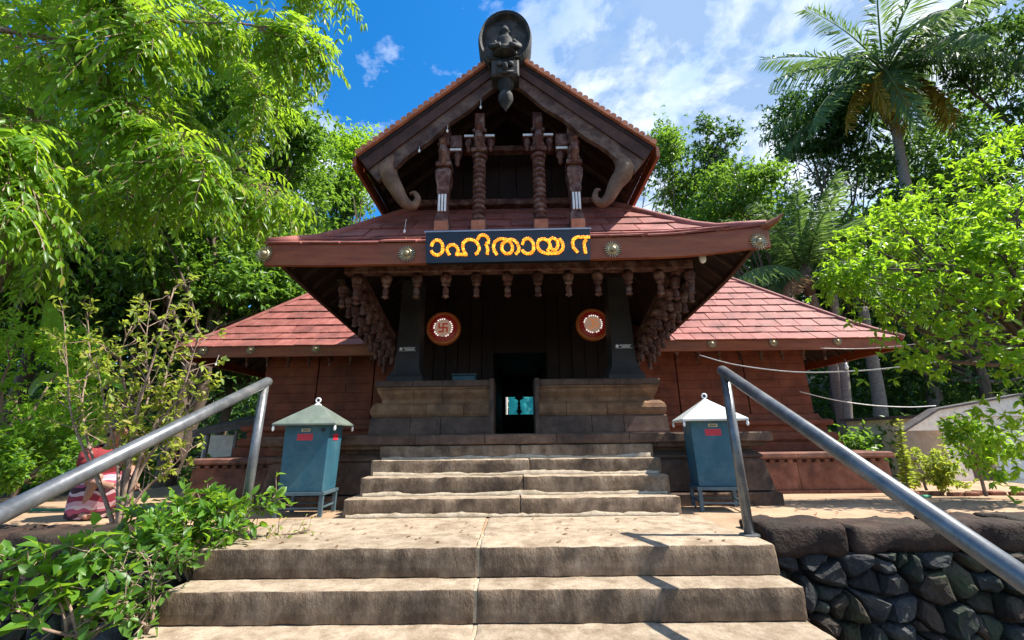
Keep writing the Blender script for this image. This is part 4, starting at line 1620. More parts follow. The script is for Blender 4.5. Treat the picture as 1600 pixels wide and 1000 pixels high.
m.build('carved_figure', 'gable_crest', crest, smooth=True)
m = MB()
m.lathe([(0.02, bz - 0.02), (0.12, bz - 0.005), (0.12, bz + 0.015), (0.02, bz + 0.03)], (cc.x, yf - 0.01, 0), 12)
m.build('figure_seat', 'gable_crest', crest)
m = MB()
bz2 = cc.z - 0.36
m.cbox(cc.x - 0.15, cc.x + 0.15, cc.y - 0.02, cc.y + 0.16, bz2 - 0.20, bz2 + 0.02, 0.02)
m.build('crest_block', 'gable_crest', crest)
m = MB()
for sx in (-1, 1):
    m.lathe([(0.035, 0), (0.03, 0.02), (0.01, 0.03)], (cc.x + sx * 0.06, cc.y - 0.02, bz2 - 0.06), 10, Matrix.Rotation(R(90), 3, 'X'))
m.tube([(cc.x, cc.y - 0.03, bz2 - 0.06), (cc.x, cc.y - 0.07, bz2 - 0.12), (cc.x, cc.y - 0.04, bz2 - 0.17)], [0.02, 0.03, 0.02], 8)
m.tube([(cc.x - 0.09, cc.y - 0.02, bz2 - 0.15), (cc.x, cc.y - 0.035, bz2 - 0.185), (cc.x + 0.09, cc.y - 0.02, bz2 - 0.15)], [0.012, 0.02, 0.012], 8)
m.build('carved_face', 'gable_crest', crest, smooth=True)
m = MB()
bz3 = bz2 - 0.20
m.lathe([(0.10, bz3), (0.08, bz3 - 0.06), (0.045, bz3 - 0.10), (0.075, bz3 - 0.15), (0.085, bz3 - 0.21), (0.06, bz3 - 0.27), (0.02, bz3 - 0.33), (0.006, bz3 - 0.37)],
        (cc.x, cc.y + 0.10, 0), 12)
m.build('crest_drop', 'gable_crest', crest, smooth=True)


# the gatehouse stands on its plinth at this size and place (parts above were laid out at a smaller scale)
SIZE = 1.28
BASE = Vector((0.0, 0.0, -0.1876))


def enlarge(o, parent_loc=Vector((0, 0, 0))):
    o.location = BASE + (parent_loc + o.location) * SIZE - parent_loc
    o.scale = Vector(o.scale) * SIZE


for ch in T.children:
    if ch.name not in GROUND_PARTS:
        enlarge(ch, T.location)
# ================================================================== lit name board on the porch eave
SB = thing('led_sign_board', 'black name board with orange beaded Malayalam letters hung on the porch eave', 'sign', tuple(at(793, 385, 3.42)))
y_s = 3.415
tl, tr_, bl_, br_ = at(665, 363.5, y_s), at(922, 358, y_s), at(666, 411, y_s), at(922.5, 406, y_s)
m = MB()
m.prism([bl_, br_, tr_, tl], (0, 0.05, 0))
m.build('panel', 'black_board', SB)
m = MB()
dn = (bl_ - tl).normalized()
m.prism([tl + Vector((-0.01, -0.006, 0)), tr_ + Vector((0.01, -0.006, 0)), tr_ + Vector((0.01, -0.006, 0)) + dn * -0.014, tl + Vector((-0.01, -0.006, 0)) + dn * -0.014], (0, 0.06, 0))
m.build('top_edge', 'board_edge', SB)


def sgn(zx, zy):
    """position on the board face from the measured drawing of the letters"""
    u = (zx - 80.0) / 1374.0
    v = (zy - (125.0 - 30.0 * u)) / 250.0
    return tl + (tr_ - tl) * u + (bl_ - tl) * v + Vector((0, -0.006, 0))


def circ(cx, cy, rx, ry, a0, a1, n=10):
    return [(cx + rx * math.cos(R(a0 + (a1 - a0) * k / n)), cy + ry * math.sin(R(a0 + (a1 - a0) * k / n))) for k in range(n + 1)]


GLY = [
    [[(128, 236), (148, 202), (183, 190), (212, 212), (220, 252), (212, 290), (183, 312), (148, 308), (130, 290), (128, 268)]],
    [[(272, 308), (254, 272), (270, 240), (305, 228), (338, 250), (345, 282), (328, 306)], [(328, 308), (370, 308), (412, 308)],
     [(405, 304), (388, 262), (392, 215), (425, 188), (468, 188), (505, 212), (520, 255), (508, 288), (486, 306)]],
    [[(512, 184), (532, 156), (566, 148), (596, 168), (600, 210), (578, 222), (590, 262), (584, 306)]],
    [[(660, 306), (640, 266), (650, 212), (690, 183), (735, 180), (775, 200), (795, 245), (785, 285), (750, 302), (715, 285), (705, 245), (725, 212), (760, 192), (800, 185), (832, 210), (846, 255), (838, 285), (815, 304)]],
    [[(880, 222), (895, 188), (930, 176), (960, 196), (970, 240), (960, 280), (930, 300), (895, 296), (876, 278), (878, 262)]],
    [[(1082, 272), (1105, 245), (1098, 205), (1062, 180), (1020, 190), (1002, 232), (1014, 272), (1055, 296), (1110, 298), (1165, 294), (1202, 266), (1212, 225), (1200, 195), (1185, 172)],
     [(1096, 200), (1130, 172), (1164, 190), (1170, 230), (1150, 266), (1120, 268), (1100, 240)]],
    [[(1322, 286), (1296, 252), (1294, 205), (1322, 170), (1370, 164), (1435, 164)], [(1388, 292), (1386, 250), (1388, 212), (1412, 182)]],
]
for gi, strokes in enumerate(GLY):
    mm, mo = MB(), MB()
    for s_ in strokes:
        pts = smooth_path([Vector((a, b, 0)) for a, b in s_], 12)
        acc, last = 0.0, None
        beads = []
        for p in pts:
            if last is None or (p - last).length >= 13.5:
                beads.append(p)
                last = p
        for k, p in enumerate(beads):
            nx = beads[min(k + 1, len(beads) - 1)] - beads[max(k - 1, 0)]
            nx = Vector((-nx.y, nx.x, 0)).normalized()
            for sd in (-1, 1):
                q = p + nx * 5.6 * sd + Vector((rng.uniform(-1.5, 1.5), rng.uniform(-1.5, 1.5), 0))
                c = sgn(q.x, q.y)
                tgt = mm if rng.random() < 0.6 else mo
                tgt.lathe([(0.0095, 0), (0.0085, 0.006), (0.003, 0.010)], c, 6, Matrix.Rotation(R(90), 3, 'X'))
    lt = mm.build('letter', 'led_orange', SB)
    mo.build('bulb_row', 'led_yellow', lt)['kind'] = 'stuff'

enlarge(SB)

# ================================================================== the two round emblem lamps
def emblem(label, px_, py_, y, kind):
    c = at(px_, py_, y)
    t = thing('emblem_lamp', label, 'lamp', tuple(c), 'round emblem lamps on the porch')
    RX = Matrix.Rotation(R(90), 3, 'X')
    r = 0.235
    mm = MB()
    mm.lathe([(r, -0.05), (r, 0.0), (r * 0.97, 0.02), (r * 0.88, 0.028), (r * 0.80, 0.018)], c, 40, RX)
    mm.build('rim', 'disc_rim', t, smooth=True)
    mm = MB()
    mm.lathe([(r * 0.82, 0.0), (r * 0.8, 0.014), (r * 0.62, 0.022), (r * 0.58, 0.016)], c + Vector((0, -0.004, 0)), 40, RX)
    mm.build('maroon_ring', 'disc_maroon', t)
    mm = MB()
    mm.lathe([(r * 0.53, 0.0), (r * 0.53, 0.022), (r * 0.5, 0.026)], c + Vector((0, -0.006, 0)), 32, RX)
    fc = mm.build('face', 'disc_grey', t)
    mm = MB()
    for k in range(26):
        a = 2 * math.pi * k / 26
        if rng.random() < 0.25:
            continue
        mm.lathe([(0.011, 0), (0.009, 0.008), (0.003, 0.011)], c + Vector((math.cos(a) * r * 0.53, -0.03, math.sin(a) * r * 0.53)), 6, RX)
    mm.build('light_ring', 'led_white', t)
    mm = MB()
    for k in range(22):
        a = 2 * math.pi * (k + 0.5) / 22
        mm.lathe([(0.006, 0), (0.002, 0.006)], c + Vector((math.cos(a) * r * 0.72, -0.024, math.sin(a) * r * 0.72)), 6, RX)
    mm.build('stud_ring', 'brass', t)
    yf = c.y - 0.036
    mm = MB()
    if kind == 'cross':
        w, a = 0.011, 0.066
        mm.box(c.x - w, c.x + w, yf, yf + 0.006, c.z - a, c.z + a)
        mm.box(c.x - a, c.x - w - 0.0005, yf, yf + 0.006, c.z - w, c.z + w)
        mm.box(c.x + w + 0.0005, c.x + a, yf, yf + 0.006, c.z - w, c.z + w)
        mm.box(c.x + w + 0.0005, c.x + a, yf, yf + 0.006, c.z + a - 2 * w, c.z + a)          # top arm turns right
        mm.box(c.x - a, c.x - w - 0.0005, yf, yf + 0.006, c.z - a, c.z - a + 2 * w)          # bottom arm turns left
        mm.box(c.x - a, c.x - a + 2 * w, yf, yf + 0.006, c.z + w + 0.0005, c.z + a)           # left arm turns up
        mm.box(c.x + a - 2 * w, c.x + a, yf, yf + 0.006, c.z - a, c.z - w - 0.0005)           # right arm turns down
        mm.build('swastika_mark', 'mark_red', fc)
    else:
        def cv(pts, rad=0.009):
            mm.tube([c + Vector((a, -0.034, b)) for a, b in [(p.x, p.y) for p in smooth_path([Vector((x, z, 0)) for x, z in pts], 5)]], rad, 6)
        cv([(-0.055, 0.055), (-0.02, 0.07), (0.01, 0.045), (-0.02, 0.012), (0.01, -0.02), (-0.01, -0.06), (-0.05, -0.06), (-0.065, -0.035)])
        cv([(-0.01, 0.01), (0.03, 0.03), (0.065, 0.015), (0.07, -0.025), (0.04, -0.045), (0.03, -0.02)])
        cv([(0.025, 0.075), (0.05, 0.06), (0.075, 0.075)], 0.007)
        mm.build('om_mark', 'mark_orange', fc)
    mm = MB()
    mm.tube([c + Vector((0, -0.01, r * 0.95)), (c.x, c.y - 0.01, 2.95)], 0.008, 6)
    mm.build('hanger', 'dark_wood', t)
    enlarge(t)


emblem('round red swastika emblem lamp hanging in the porch left of the doorway', 693, 513, 5.45, 'cross')
emblem('round orange om emblem lamp half behind the right porch pillar', 926, 507, 5.62, 'om')

# ================================================================== offering boxes
def offering_box(label, px_, py_, y, rot, w, d, rmat='box_roof'):
    b = at(px_, py_, y)
    g = court_z(b.x, y)
    t = thing('offering_box', label, 'donation box', (b.x, y, g), 'steel offering boxes before the temple')
    ORIG[t.name] = Vector((0, 0, 0))
    hw, hd = w / 2, d / 2
    z0, z1 = 0.215, 0.83
    mm = MB()
    # slightly tapering body
    k = 0.94
    vs = [(-hw * k, -hd * k, z0), (hw * k, -hd * k, z0), (hw * k, hd * k, z0), (-hw * k, hd * k, z0),
          (-hw, -hd, z1), (hw, -hd, z1), (hw, hd, z1), (-hw, hd, z1)]
    mm.add(vs, [(0, 3, 2, 1), (4, 5, 6, 7), (0, 1, 5, 4), (1, 2, 6, 5), (2, 3, 7, 6), (3, 0, 4, 7)])
    body = mm.build('body', 'blue_paint', t)
    bv = body.modifiers.new('edge', 'BEVEL')
    bv.width = 0.006
    bv.segments = 2
    mm = MB()
    mm.box(-hw - 0.012, hw + 0.012, -hd - 0.012, hd + 0.012, z0 - 0.028, z0 - 0.001)
    mm.build('base_frame', 'blue_frame', t)
    for sx in (-1, 1):
        for sy in (-1, 1):
            mm = MB()
            cx, cy = sx * (hw - 0.012), sy * (hd - 0.012)
            mm.box(cx - 0.017, cx + 0.017, cy - 0.017, cy + 0.017, 0.0, z0 - 0.029)
            mm.build('leg', 'blue_frame', t)
    mm = MB()
    zc = 0.07
    mm.box(-hw + 0.006, hw - 0.006, -hd + 0.002, -hd + 0.014, zc, zc + 0.014)
    mm.box(-hw + 0.006, hw - 0.006, hd - 0.014, hd - 0.002, zc, zc + 0.014)
    mm.box(hw - 0.02, hw - 0.008, -hd + 0.0145, hd - 0.0145, zc, zc + 0.014)
    mm.box(-hw + 0.008, -hw + 0.02, -hd + 0.0145, hd - 0.0145, zc, zc + 0.014)
    mm.build('cross_bar', 'blue_frame', t)
    # pyramid roof with a turned-down edge
    ov = 0.085
    a, bb_, zt = hw + ov, hd + ov, 1.02
    mm = MB()
    vs = [(-a, -bb_, z1 - 0.018), (a, -bb_, z1 - 0.018), (a, bb_, z1 - 0.018), (-a, bb_, z1 - 0.018),
          (-a, -bb_, z1), (a, -bb_, z1), (a, bb_, z1), (-a, bb_, z1),
          (-0.03, -0.03, zt), (0.03, -0.03, zt), (0.03, 0.03, zt), (-0.03, 0.03, zt)]
    mm.add(vs, [(0, 3, 2, 1), (0, 1, 5, 4), (1, 2, 6, 5), (2, 3, 7, 6), (3, 0, 4, 7), (4, 5, 9, 8), (5, 6, 10, 9), (6, 7, 11, 10), (7, 4, 8, 11), (8, 9, 10, 11)])
    rf = mm.build('roof', rmat, t)
    bv = rf.modifiers.new('edge', 'BEVEL')
    bv.width = 0.004
    bv.segments = 2
    mm = MB()
    for sx in (-1, 1):
        for sy in (-1, 1):
            mm.lathe([(0.006, z1 - 0.015), (0.010, z1 - 0.03), (0.013, z1 - 0.05), (0.010, z1 - 0.064), (0.002, z1 - 0.07)], (sx * (a - 0.012), sy * (bb_ - 0.012), 0), 8)
    mm.build('corner_drops', 'white_paint', rf, smooth=True)
    mm = MB()
    mm.lathe([(0.036, zt - 0.004), (0.03, zt + 0.008), (0.012, zt + 0.014), (0.012, zt + 0.026)], (0, 0, 0), 12)
    ringp = [(0.022 * math.cos(2 * math.pi * k_ / 14), 0, zt + 0.046 + 0.022 * math.sin(2 * math.pi * k_ / 14)) for k_ in range(15)]
    mm.tube(ringp, 0.008, 6)
    mm.build('finial', 'white_paint', rf)
    # slot and red plates
    mm = MB()
    mm.box(-0.05, 0.035, -hd - 0.008, -hd + 0.002, z1 - 0.075, z1 - 0.045)
    sl = mm.build('coin_slot', 'brass', t)
    mm = MB()
    mm.box(-0.035, 0.02, -hd - 0.0095, -hd - 0.0085, z1 - 0.064, z1 - 0.056)
    mm.build('slot_opening', 'dark_paint', sl)  # flat dark strip, shade of the hole painted on the plate
    for face in ('front', 'side'):
        mm = MB()
        if face == 'front':
            mm.box(-0.085, 0.06, -hd - 0.001, -hd + 0.004, z1 - 0.155, z1 - 0.095)
        else:
            mm.box(hw - 0.004, hw + 0.001, -0.06, 0.06, z1 - 0.155, z1 - 0.095)
        pl = mm.build('red_plate', 'label_red', t)
        mm = MB()
        rr = random.Random(3)
        for row in range(2):
            x = -0.075
            while x < 0.045:
                wd = rr.uniform(0.006, 0.016)
                zz = z1 - 0.113 - row * 0.024
                if face == 'front':
                    mm.box(x, x + wd, -hd - 0.002, -hd - 0.0012, zz - 0.006, zz + 0.006)
                else:
                    mm.box(hw + 0.0012, hw + 0.002, x * 0.7, (x + wd) * 0.7, zz - 0.006, zz + 0.006)
                x += wd + 0.006
        mm.build('lettering', 'label_letter', pl)
    # padlock hasp at the corner
    mm = MB()
    mm.lathe([(0.016, -0.006), (0.016, 0.006)], (hw - 0.06, -hd - 0.006, z1 - 0.06), 10, Matrix.Rotation(R(90), 3, 'X'))
    mm.build('lock', 'dark_paint', t)
    t.rotation_euler = (0, 0, rot)
    ORIG[t.name] = Vector((b.x, y, g))


offering_box('blue metal offering box with pale roof left of the upper stone steps', 478, 792, 4.22, R(3), 0.425, 0.35)
offering_box('blue metal offering box behind the right handrail post', 1124, 790, 4.28, R(-9), 0.42, 0.35, 'box_roof_pale')

# ================================================================== inside the passage
cy = thing('tarpaulin', 'bright cyan tarpaulin seen through the dark doorway', 'tarpaulin', (0.0, 12.6, 0.6))
m = MB()
vs, fs = [], []
for j in range(9):
    for i in range(13):
        x = -0.25 + 1.9 * i / 12
        z = 0.6 + 1.6 * j / 8
        vs.append((x, 12.0 + 1.1 * j / 8 + 0.05 * math.sin(x * 9 + z * 2) + 0.02 * math.sin(x * 23), z))
for j in range(8):
    for i in range(12):
        k = j * 13 + i
        fs.append((k, k + 1, k + 14, k + 13))
obj('cloth', vs, fs, 'cyan_tarp', cy, smooth=True)
wt = tag(block_part('white_post', 'white_paint', None, -0.42, -0.26, 11.75, 11.9, -0.2, 2.4, step=0.5, amp=0.002),
         'white post standing beside the cyan tarpaulin behind the doorway', 'post')
hl = thing('hanging_lamp', 'black hanging oil lamp silhouetted in the dark doorway', 'lamp', (0.05, 8.5, 2.05))
q = at(811, 632, 8.5)
m = MB()
m.tube([(q.x, 8.5, 2.05), (q.x, 8.5, q.z + 0.12)], 0.012, 6)
m.build('chain', 'dark_paint', hl)
m = MB()
m.lathe([(0.02, 0.16), (0.09, 0.14), (0.10, 0.12), (0.03, 0.09), (0.02, 0.05), (0.035, 0.02), (0.02, -0.02), (0.035, -0.06), (0.03, -0.10), (0.06, -0.13), (0.02, -0.2)], (q.x, 8.5, q.z), 12)
m.build('bowl', 'dark_paint', hl)
bx = thing('blue_bin', 'small dark blue box standing on the left stone bench', 'box', tuple(at(726, 590, 5.7)))
q = at(726, 588, 5.7)
m = MB()
m.cbox(q.x - 0.16, q.x + 0.16, 5.62, 5.85, 1.352, 1.50, 0.012)
m.build('body', 'blue_paint', bx)
m = MB()
m.cbox(q.x - 0.17, q.x + 0.17, 5.61, 5.86, 1.502, 1.525, 0.008)
m.build('lid', 'blue_frame', bx)

for o_ in (cy, wt, hl, bx):
    enlarge(o_)

# ================================================================== cables and bulbs
def cable(label, pts, r=0.009, cat='cable', mat='wire_white'):
    mm = MB()
    P = smooth_path([at(*p) for p in pts], 8)
    mm.tube(P, r, 6)
    o = mm.build('cable', mat, smooth=True, origin=tuple(P[0]))
    return tag(o, label, cat, 'cables strung beside the temple')


cable('upper white cable sagging from the porch to the bright green tree', [(1093, 555, 7.7), (1150, 570, 7.3), (1240, 581, 6.8), (1330, 580, 6.3), (1410, 573, 5.9), (1480, 563, 5.6)], 0.010)
cable('lower white cable from the hall corner to the white hut', [(1250, 612, 8.55), (1300, 624, 8.7), (1360, 633, 8.9), (1420, 636, 9.1), (1462, 634, 9.3)], 0.010)
cable('thin cable just under the right hall eave', [(1282, 544, 7.8), (1340, 545, 7.7), (1400, 541, 7.4), (1450, 535, 7.0)], 0.006)
q = at(1323, 574, 6.33)
bl = thing('light_bulb', 'small white bulb on the upper cable below the hall eave', 'bulb', tuple(q))
m = MB()
m.lathe([(0.010, 0.07), (0.012, 0.04), (0.022, 0.015), (0.026, -0.005), (0.018, -0.026), (0.004, -0.032)], q, 10)
m.build('glass', 'bulb_glass', bl, smooth=True)
m = MB()
m.tube([q + Vector((0, 0, 0.07)), q + Vector((0, 0.01, 0.13))], 0.008, 6)
m.build('holder', 'dark_paint', bl)
for (px_, py_, y, lab) in ((632, 362, 3.72, 'tiny white bulb dangling below the left carved scroll of the gable'),
                           (751, 168, 3.66, 'tiny white bulb hanging near the top of the gable'),
                           (699, 205, 3.68, 'tiny white bulb hanging from the middle of the left barge board'),
                           (655, 236, 3.70, 'tiny white bulb at the lower left of the barge board'),
                           (337, 570, 6.1, 'small white bulb under the left end of the hall eave'),
                           (1098, 405, 3.62, 'pale round bulb under the right side of the porch eave')):
    q = at(px_, py_, y)
    t = thing('fairy_light', lab, 'bulb', tuple(q), 'little bulbs hung on the temple')
    rb = 0.012 if 'pale' not in lab else 0.03
    m = MB()
    m.lathe([(rb * 0.4, rb * 2), (rb, rb), (rb * 1.1, 0), (rb * 0.8, -rb), (rb * 0.2, -rb * 1.4)], q, 8)
    m.build('glass', 'bulb_glass', t, smooth=True)
    m = MB()
    m.tube([q + Vector((0, 0, rb * 2)), q + Vector((0.0, 0.03, 0.16))], 0.0025, 5)
    m.build('wire', 'wire_white', t)
    enlarge(t)

# ================================================================== white hut on the right
HY = 9.4
hb = at(1530, 765, HY)
H = thing('white_hut', 'small white hut with a wedge shaped canopy behind the bright tree', 'hut', (hb.x, HY, -0.35))
zg = -0.55
x0 = at(1478, 700, HY).x
x1 = x0 + 3.2
zt = at(1500, 655, HY).z
m = MB()
m.box(x0, x0 + 0.42, HY, HY + 0.14, zg, zt + 0.05)
m.box(x0 + 0.95, x1, HY, HY + 0.14, zg, zt + 0.05)
m.box(x0 + 0.42, x0 + 0.95, HY, HY + 0.14, 0.42, zt + 0.05)
m.box(x0, x0 + 0.12, HY + 0.14, HY + 2.6, zg, zt + 0.05)
m.box(x1 - 0.12, x1, HY + 0.14, HY + 2.6, zg, zt + 0.05)
m.box(x0 + 0.12, x1 - 0.12, HY + 2.48, HY + 2.6, zg, zt + 0.05)
m.build('wall', 'shed_white', H)
m = MB()
m.cbox(x0 + 0.44, x0 + 0.93, HY + 0.06, HY + 0.1, zg, 0.418, 0.01)
m.build('door', 'door_brown', H)
L0 = at(1415, 673, HY - 0.05)
zr = at(1497, 641, HY - 0.05).z
sl = (zr - L0.z) / (x0 - L0.x)
xm, xe = x0 + 1.9, x1 + 0.2
m = MB()
m.prism([(L0.x, HY - 0.05, L0.z), (x0 - 0.003, HY - 0.05, L0.z), (x0 - 0.003, HY - 0.05, zr)], (0, 0.16, 0))
m.prism([(x0, HY - 0.05, zt + 0.053), (xm, HY - 0.05, zt + 0.053), (xm, HY - 0.05, zr + 0.3 * sl * (xm - x0)), (x0, HY - 0.05, zr)], (0, 0.16, 0))
m.build('canopy', 'shed_white', H)
m = MB()
xa = L0.x - 0.06
def zline(x):
    return zr + (sl if x < x0 else 0.3 * sl) * (x - x0)
for xq, xr_ in ((xa, x0), (x0, xm + 0.05)):
    m.prism([(xq, HY - 0.10, zline(xq) + 0.004), (xr_, HY - 0.10, zline(xr_) + 0.004), (xr_, HY - 0.10, zline(xr_) + 0.045), (xq, HY - 0.10, zline(xq) + 0.045)], (0, 0.26, 0))
m.box(x0 - 0.1, x1 + 0.1, HY + 0.17, HY + 2.7, zt + 0.055, zt + 0.12)
m.build('roof', 'shed_roof', H)
for k in range(4):
    m = MB()
    m.cbox(x0 + 1.0 + k * 0.30, x0 + 1.285 + k * 0.30, HY - 0.014, HY - 0.001, -0.30, 0.32, 0.004)
    m.build('wall_panel', 'wire_white', H)

# lean-to shed on the far left
LS = thing('lean_to', 'dark roofed lean-to with a pale wall left of the hall', 'shed', tuple(at(345, 700, 10.2)))
a, b = at(300, 676, 9.8), at(405, 655, 9.8)
m = MB()
m.prism([(a.x, 9.8, a.z), (b.x, 9.8, b.z), (b.x, 9.8, b.z + 0.05), (a.x, 9.8, a.z + 0.05)], (0, 1.6, 0.35))
m.prism([(a.x, 9.82, a.z - 0.002), (a.x, 9.82, a.z - 0.10), (b.x, 9.82, b.z - 0.14), (b.x, 9.82, b.z - 0.002)], (0, 0.03, 0))
m.build('roof', 'shed_roof', LS)
c, d = at(318, 690, 10.8), at(362, 720, 10.8)
m = MB()
m.box(c.x, d.x, 10.8, 10.88, -0.5, c.z + 0.15)
m.build('wall', 'shed_white', LS)
for px_ in (322, 366, 396):
    q = at(px_, 700, 9.95)
    m = MB()
    m.tube([(q.x, 9.95, -0.5), (q.x, 9.95, a.z + 0.03)], 0.045, 8)
    m.build('post', 'shed_grey', LS)

# bricks edging the garden bed, hose
for k in range(9):
    q = at(1428 + k * 19, 768 + (k % 2) * 1.5, 6.3)
    vs, fs = stone_block(-0.085, 0.085, -0.05, 0.05, -0.04, 0.055, step=0.1, amp=0.006, bev=0.012, seed=k * 2.0,
                         M=Matrix.Translation(Vector((q.x, 6.3 + 0.1 * math.sin(k * 1.3), court_z(q.x, 6.3)))) @ Matrix.Rotation(rng.uniform(-.4, .4), 4, 'Z'))
    o = obj('garden_brick', vs, fs, 'garden_brick', origin=(q.x, 6.3, -0.1))
    tag(o, '%s reddish brick from the left in the row edging the garden bed' % ('first', 'second', 'third', 'fourth', 'fifth', 'sixth', 'seventh', 'eighth', 'last')[k], 'brick', 'bricks edging the garden bed')
m = MB()
P = smooth_path([at(-30, 800, 4.9), at(60, 792, 4.95), at(110, 788, 5.0), at(200, 787, 5.1), at(300, 784, 5.2)], 6)
P = [Vector((p.x, p.y, court_z(p.x, p.y) + 0.012)) for p in P]
m.tube(P, 0.014, 6)
tag(m.build('garden_hose', 'green_hose', smooth=True, origin=tuple(P[0])), 'green garden hose lying on the courtyard behind the person', 'hose')
m = MB()
P = [at(1418, 772, 5.6), at(1440, 773, 5.6), at(1462, 773, 5.6)]
P = [Vector((p.x, 5.62 + 0.03 * k, court_z(p.x, 5.6) + 0.018)) for k, p in enumerate(P)]
m.tube(P, 0.02, 8)
tag(m.build('green_pipe', 'green_hose', smooth=True, origin=tuple(P[0])), 'short piece of green pipe lying near the garden bricks', 'pipe')


# ================================================================== person squatting behind the left shrub
def skin_mesh(name, verts, edges, radii, mat, parent, levels=2, root=0):
    me = bpy.data.meshes.new(name)
    me.from_pydata([tuple(v) for v in verts], edges, [])
    o = bpy.data.objects.new(name, me)
    COL.objects.link(o)
    sk = o.modifiers.new('skin', 'SKIN')
    sk.use_smooth_shade = True
    d = me.skin_vertices[0].data if me.skin_vertices else None
    if d is None:
        me.skin_vertices.new()
        d = me.skin_vertices[0].data
    for k, r in enumerate(radii):
        r = r if isinstance(r, tuple) else (r, r)
        d[k].radius = r
        d[k].use_root = (k == root)
    sb = o.modifiers.new('sub', 'SUBSURF')
    sb.levels = levels
    sb.render_levels = levels
    dg = bpy.context.evaluated_depsgraph_get()
    ev = o.evaluated_get(dg)
    me2 = bpy.data.meshes.new_from_object(ev)
    o.modifiers.clear()
    o.data = me2
    me2.materials.clear()
    me2.materials.append(MATS[mat])
    me2.polygons.foreach_set('use_smooth', [True] * len(me2.polygons))
    o.parent = parent
    return o


pb = at(140, 800, 4.18)
PR = thing('person', 'person in a red top and striped pink skirt squatting behind the shrub', 'person', (pb.x, 4.18, court_z(pb.x, 4.18)))
ORIG[PR.name] = Vector((0, 0, 0))
V, E, RD = [], [], []


def jt(p, r, par=None):
    V.append(Vector(p))
    RD.append(r)
    if par is not None:
        E.append((par, len(V) - 1))
    return len(V) - 1


pel = jt((-0.10, 0, 0.17), (0.12, 0.13))
sp1 = jt((-0.07, 0, 0.33), 0.105, pel)
sp2 = jt((0.0, 0, 0.49), (0.125, 0.10), sp1)
nk0 = jt((0.05, 0, 0.60), 0.06, sp2)
nk = jt((0.085, 0, 0.655), 0.045, nk0)
hd0 = jt((0.12, 0, 0.71), 0.068, nk)
hd1 = jt((0.135, 0, 0.775), 0.078, hd0)
hd2 = jt((0.13, 0, 0.835), 0.055, hd1)
hands = []
for s in (-1, 1):
    sh = jt((0.03, s * 0.15, 0.555), 0.055, sp2)
    el = jt((0.13, s * 0.21, 0.36), 0.038, sh)
    wr = jt((0.30, s * 0.12, 0.30), 0.026, el)
    ha = jt((0.37, s * 0.09, 0.285), (0.034, 0.018), wr)
    hands.append((s, V[ha], (V[ha] - V[wr]).normalized()))
    hip = jt((-0.06, s * 0.09, 0.17), 0.085, pel)
    kn = jt((0.24, s * 0.14, 0.38), 0.062, hip)
    an = jt((0.08, s * 0.12, 0.06), 0.038, kn)
    toe = jt((0.22, s * 0.13, 0.028), (0.036, 0.024), an)
body = skin_mesh('body', V, E, RD, 'skin', PR, 2)
# face on the bowed head
fm = MB()
nz = Vector((0.135 + 0.078, -0.02, 0.765))
fm.tube([(0.19, -0.012, 0.80), (0.222, -0.014, 0.768), (0.205, -0.012, 0.758)], [0.010, 0.015, 0.010], 8)
fm.build('nose', 'skin', body, smooth=True)
for s in (-1, 1):
    fm = MB()
    fm.lathe([(0.004, -0.007), (0.010, 0.0), (0.004, 0.007)], (0.197, s * 0.028, 0.795), 8)
    fm.build('eye', 'hair', body, smooth=True)
    fm = MB()
    fm.tube([(0.12, s * 0.078, 0.80), (0.11, s * 0.088, 0.785), (0.125, s * 0.080, 0.755)], [0.008, 0.012, 0.007], 7)
    fm.build('ear', 'skin', body, smooth=True)
fm = MB()
fm.tube([(0.198, -0.024, 0.735), (0.206, 0.0, 0.737), (0.198, 0.024, 0.735)], [0.004, 0.007, 0.004], 6)
fm.build('mouth', 'red_cloth', body, smooth=True)
# hair: cap with a bun
hm = MB()
vs, fs = [], []
for i in range(9):
    th = math.pi * 0.62 * i / 8
    for j in range(16):
        ph = 2 * math.pi * j / 16
        rx = 0.096
        p = Vector((math.sin(th) * math.cos(ph) * rx, math.sin(th) * math.sin(ph) * rx * 0.95, math.cos(th) * rx * 1.05))
        p = Matrix.Rotation(R(-38), 3, 'Y') @ p
        vs.append(p + Vector((0.122, 0, 0.785)))
for i in range(8):
    for j in range(16):
        k = (j + 1) % 16
        fs.append((i * 16 + j, i * 16 + k, (i + 1) * 16 + k, (i + 1) * 16 + j))
hm.add(vs, fs)
hm.lathe([(0.01, -0.035), (0.04, -0.02), (0.045, 0.0), (0.035, 0.025), (0.01, 0.035)], (0.03, 0, 0.74), 10)
hm.build('hair', 'hair', PR, smooth=True)
for (s, hp0, hd_) in hands:
    fm = MB()
    sidev = Vector((0, 1, 0))
    for k, (off, ln) in enumerate(((-0.024, 0.060), (-0.008, 0.070), (0.008, 0.066), (0.024, 0.052))):
        b0 = hp0 + sidev * off + hd_ * 0.01
        b1 = b0 + hd_ * ln * 0.5 + Vector((0, 0, -0.006))
        b2 = b1 + (hd_ * 0.6 + Vector((0, 0, -0.8))).normalized() * ln * 0.5
        fm.tube([b0, b1, b2], [0.0085, 0.008, 0.006], 6)
    b0 = hp0 - hd_ * 0.02 + sidev * s * -0.026
    fm.tube([b0, b0 + (hd_ * 0.7 - sidev * s * 0.6).normalized() * 0.03, b0 + (hd_ * 1.0 - sidev * s * 0.3).normalized() * 0.055], [0.011, 0.0095, 0.007], 6)
    fm.build('fingers', 'skin', body, smooth=True)


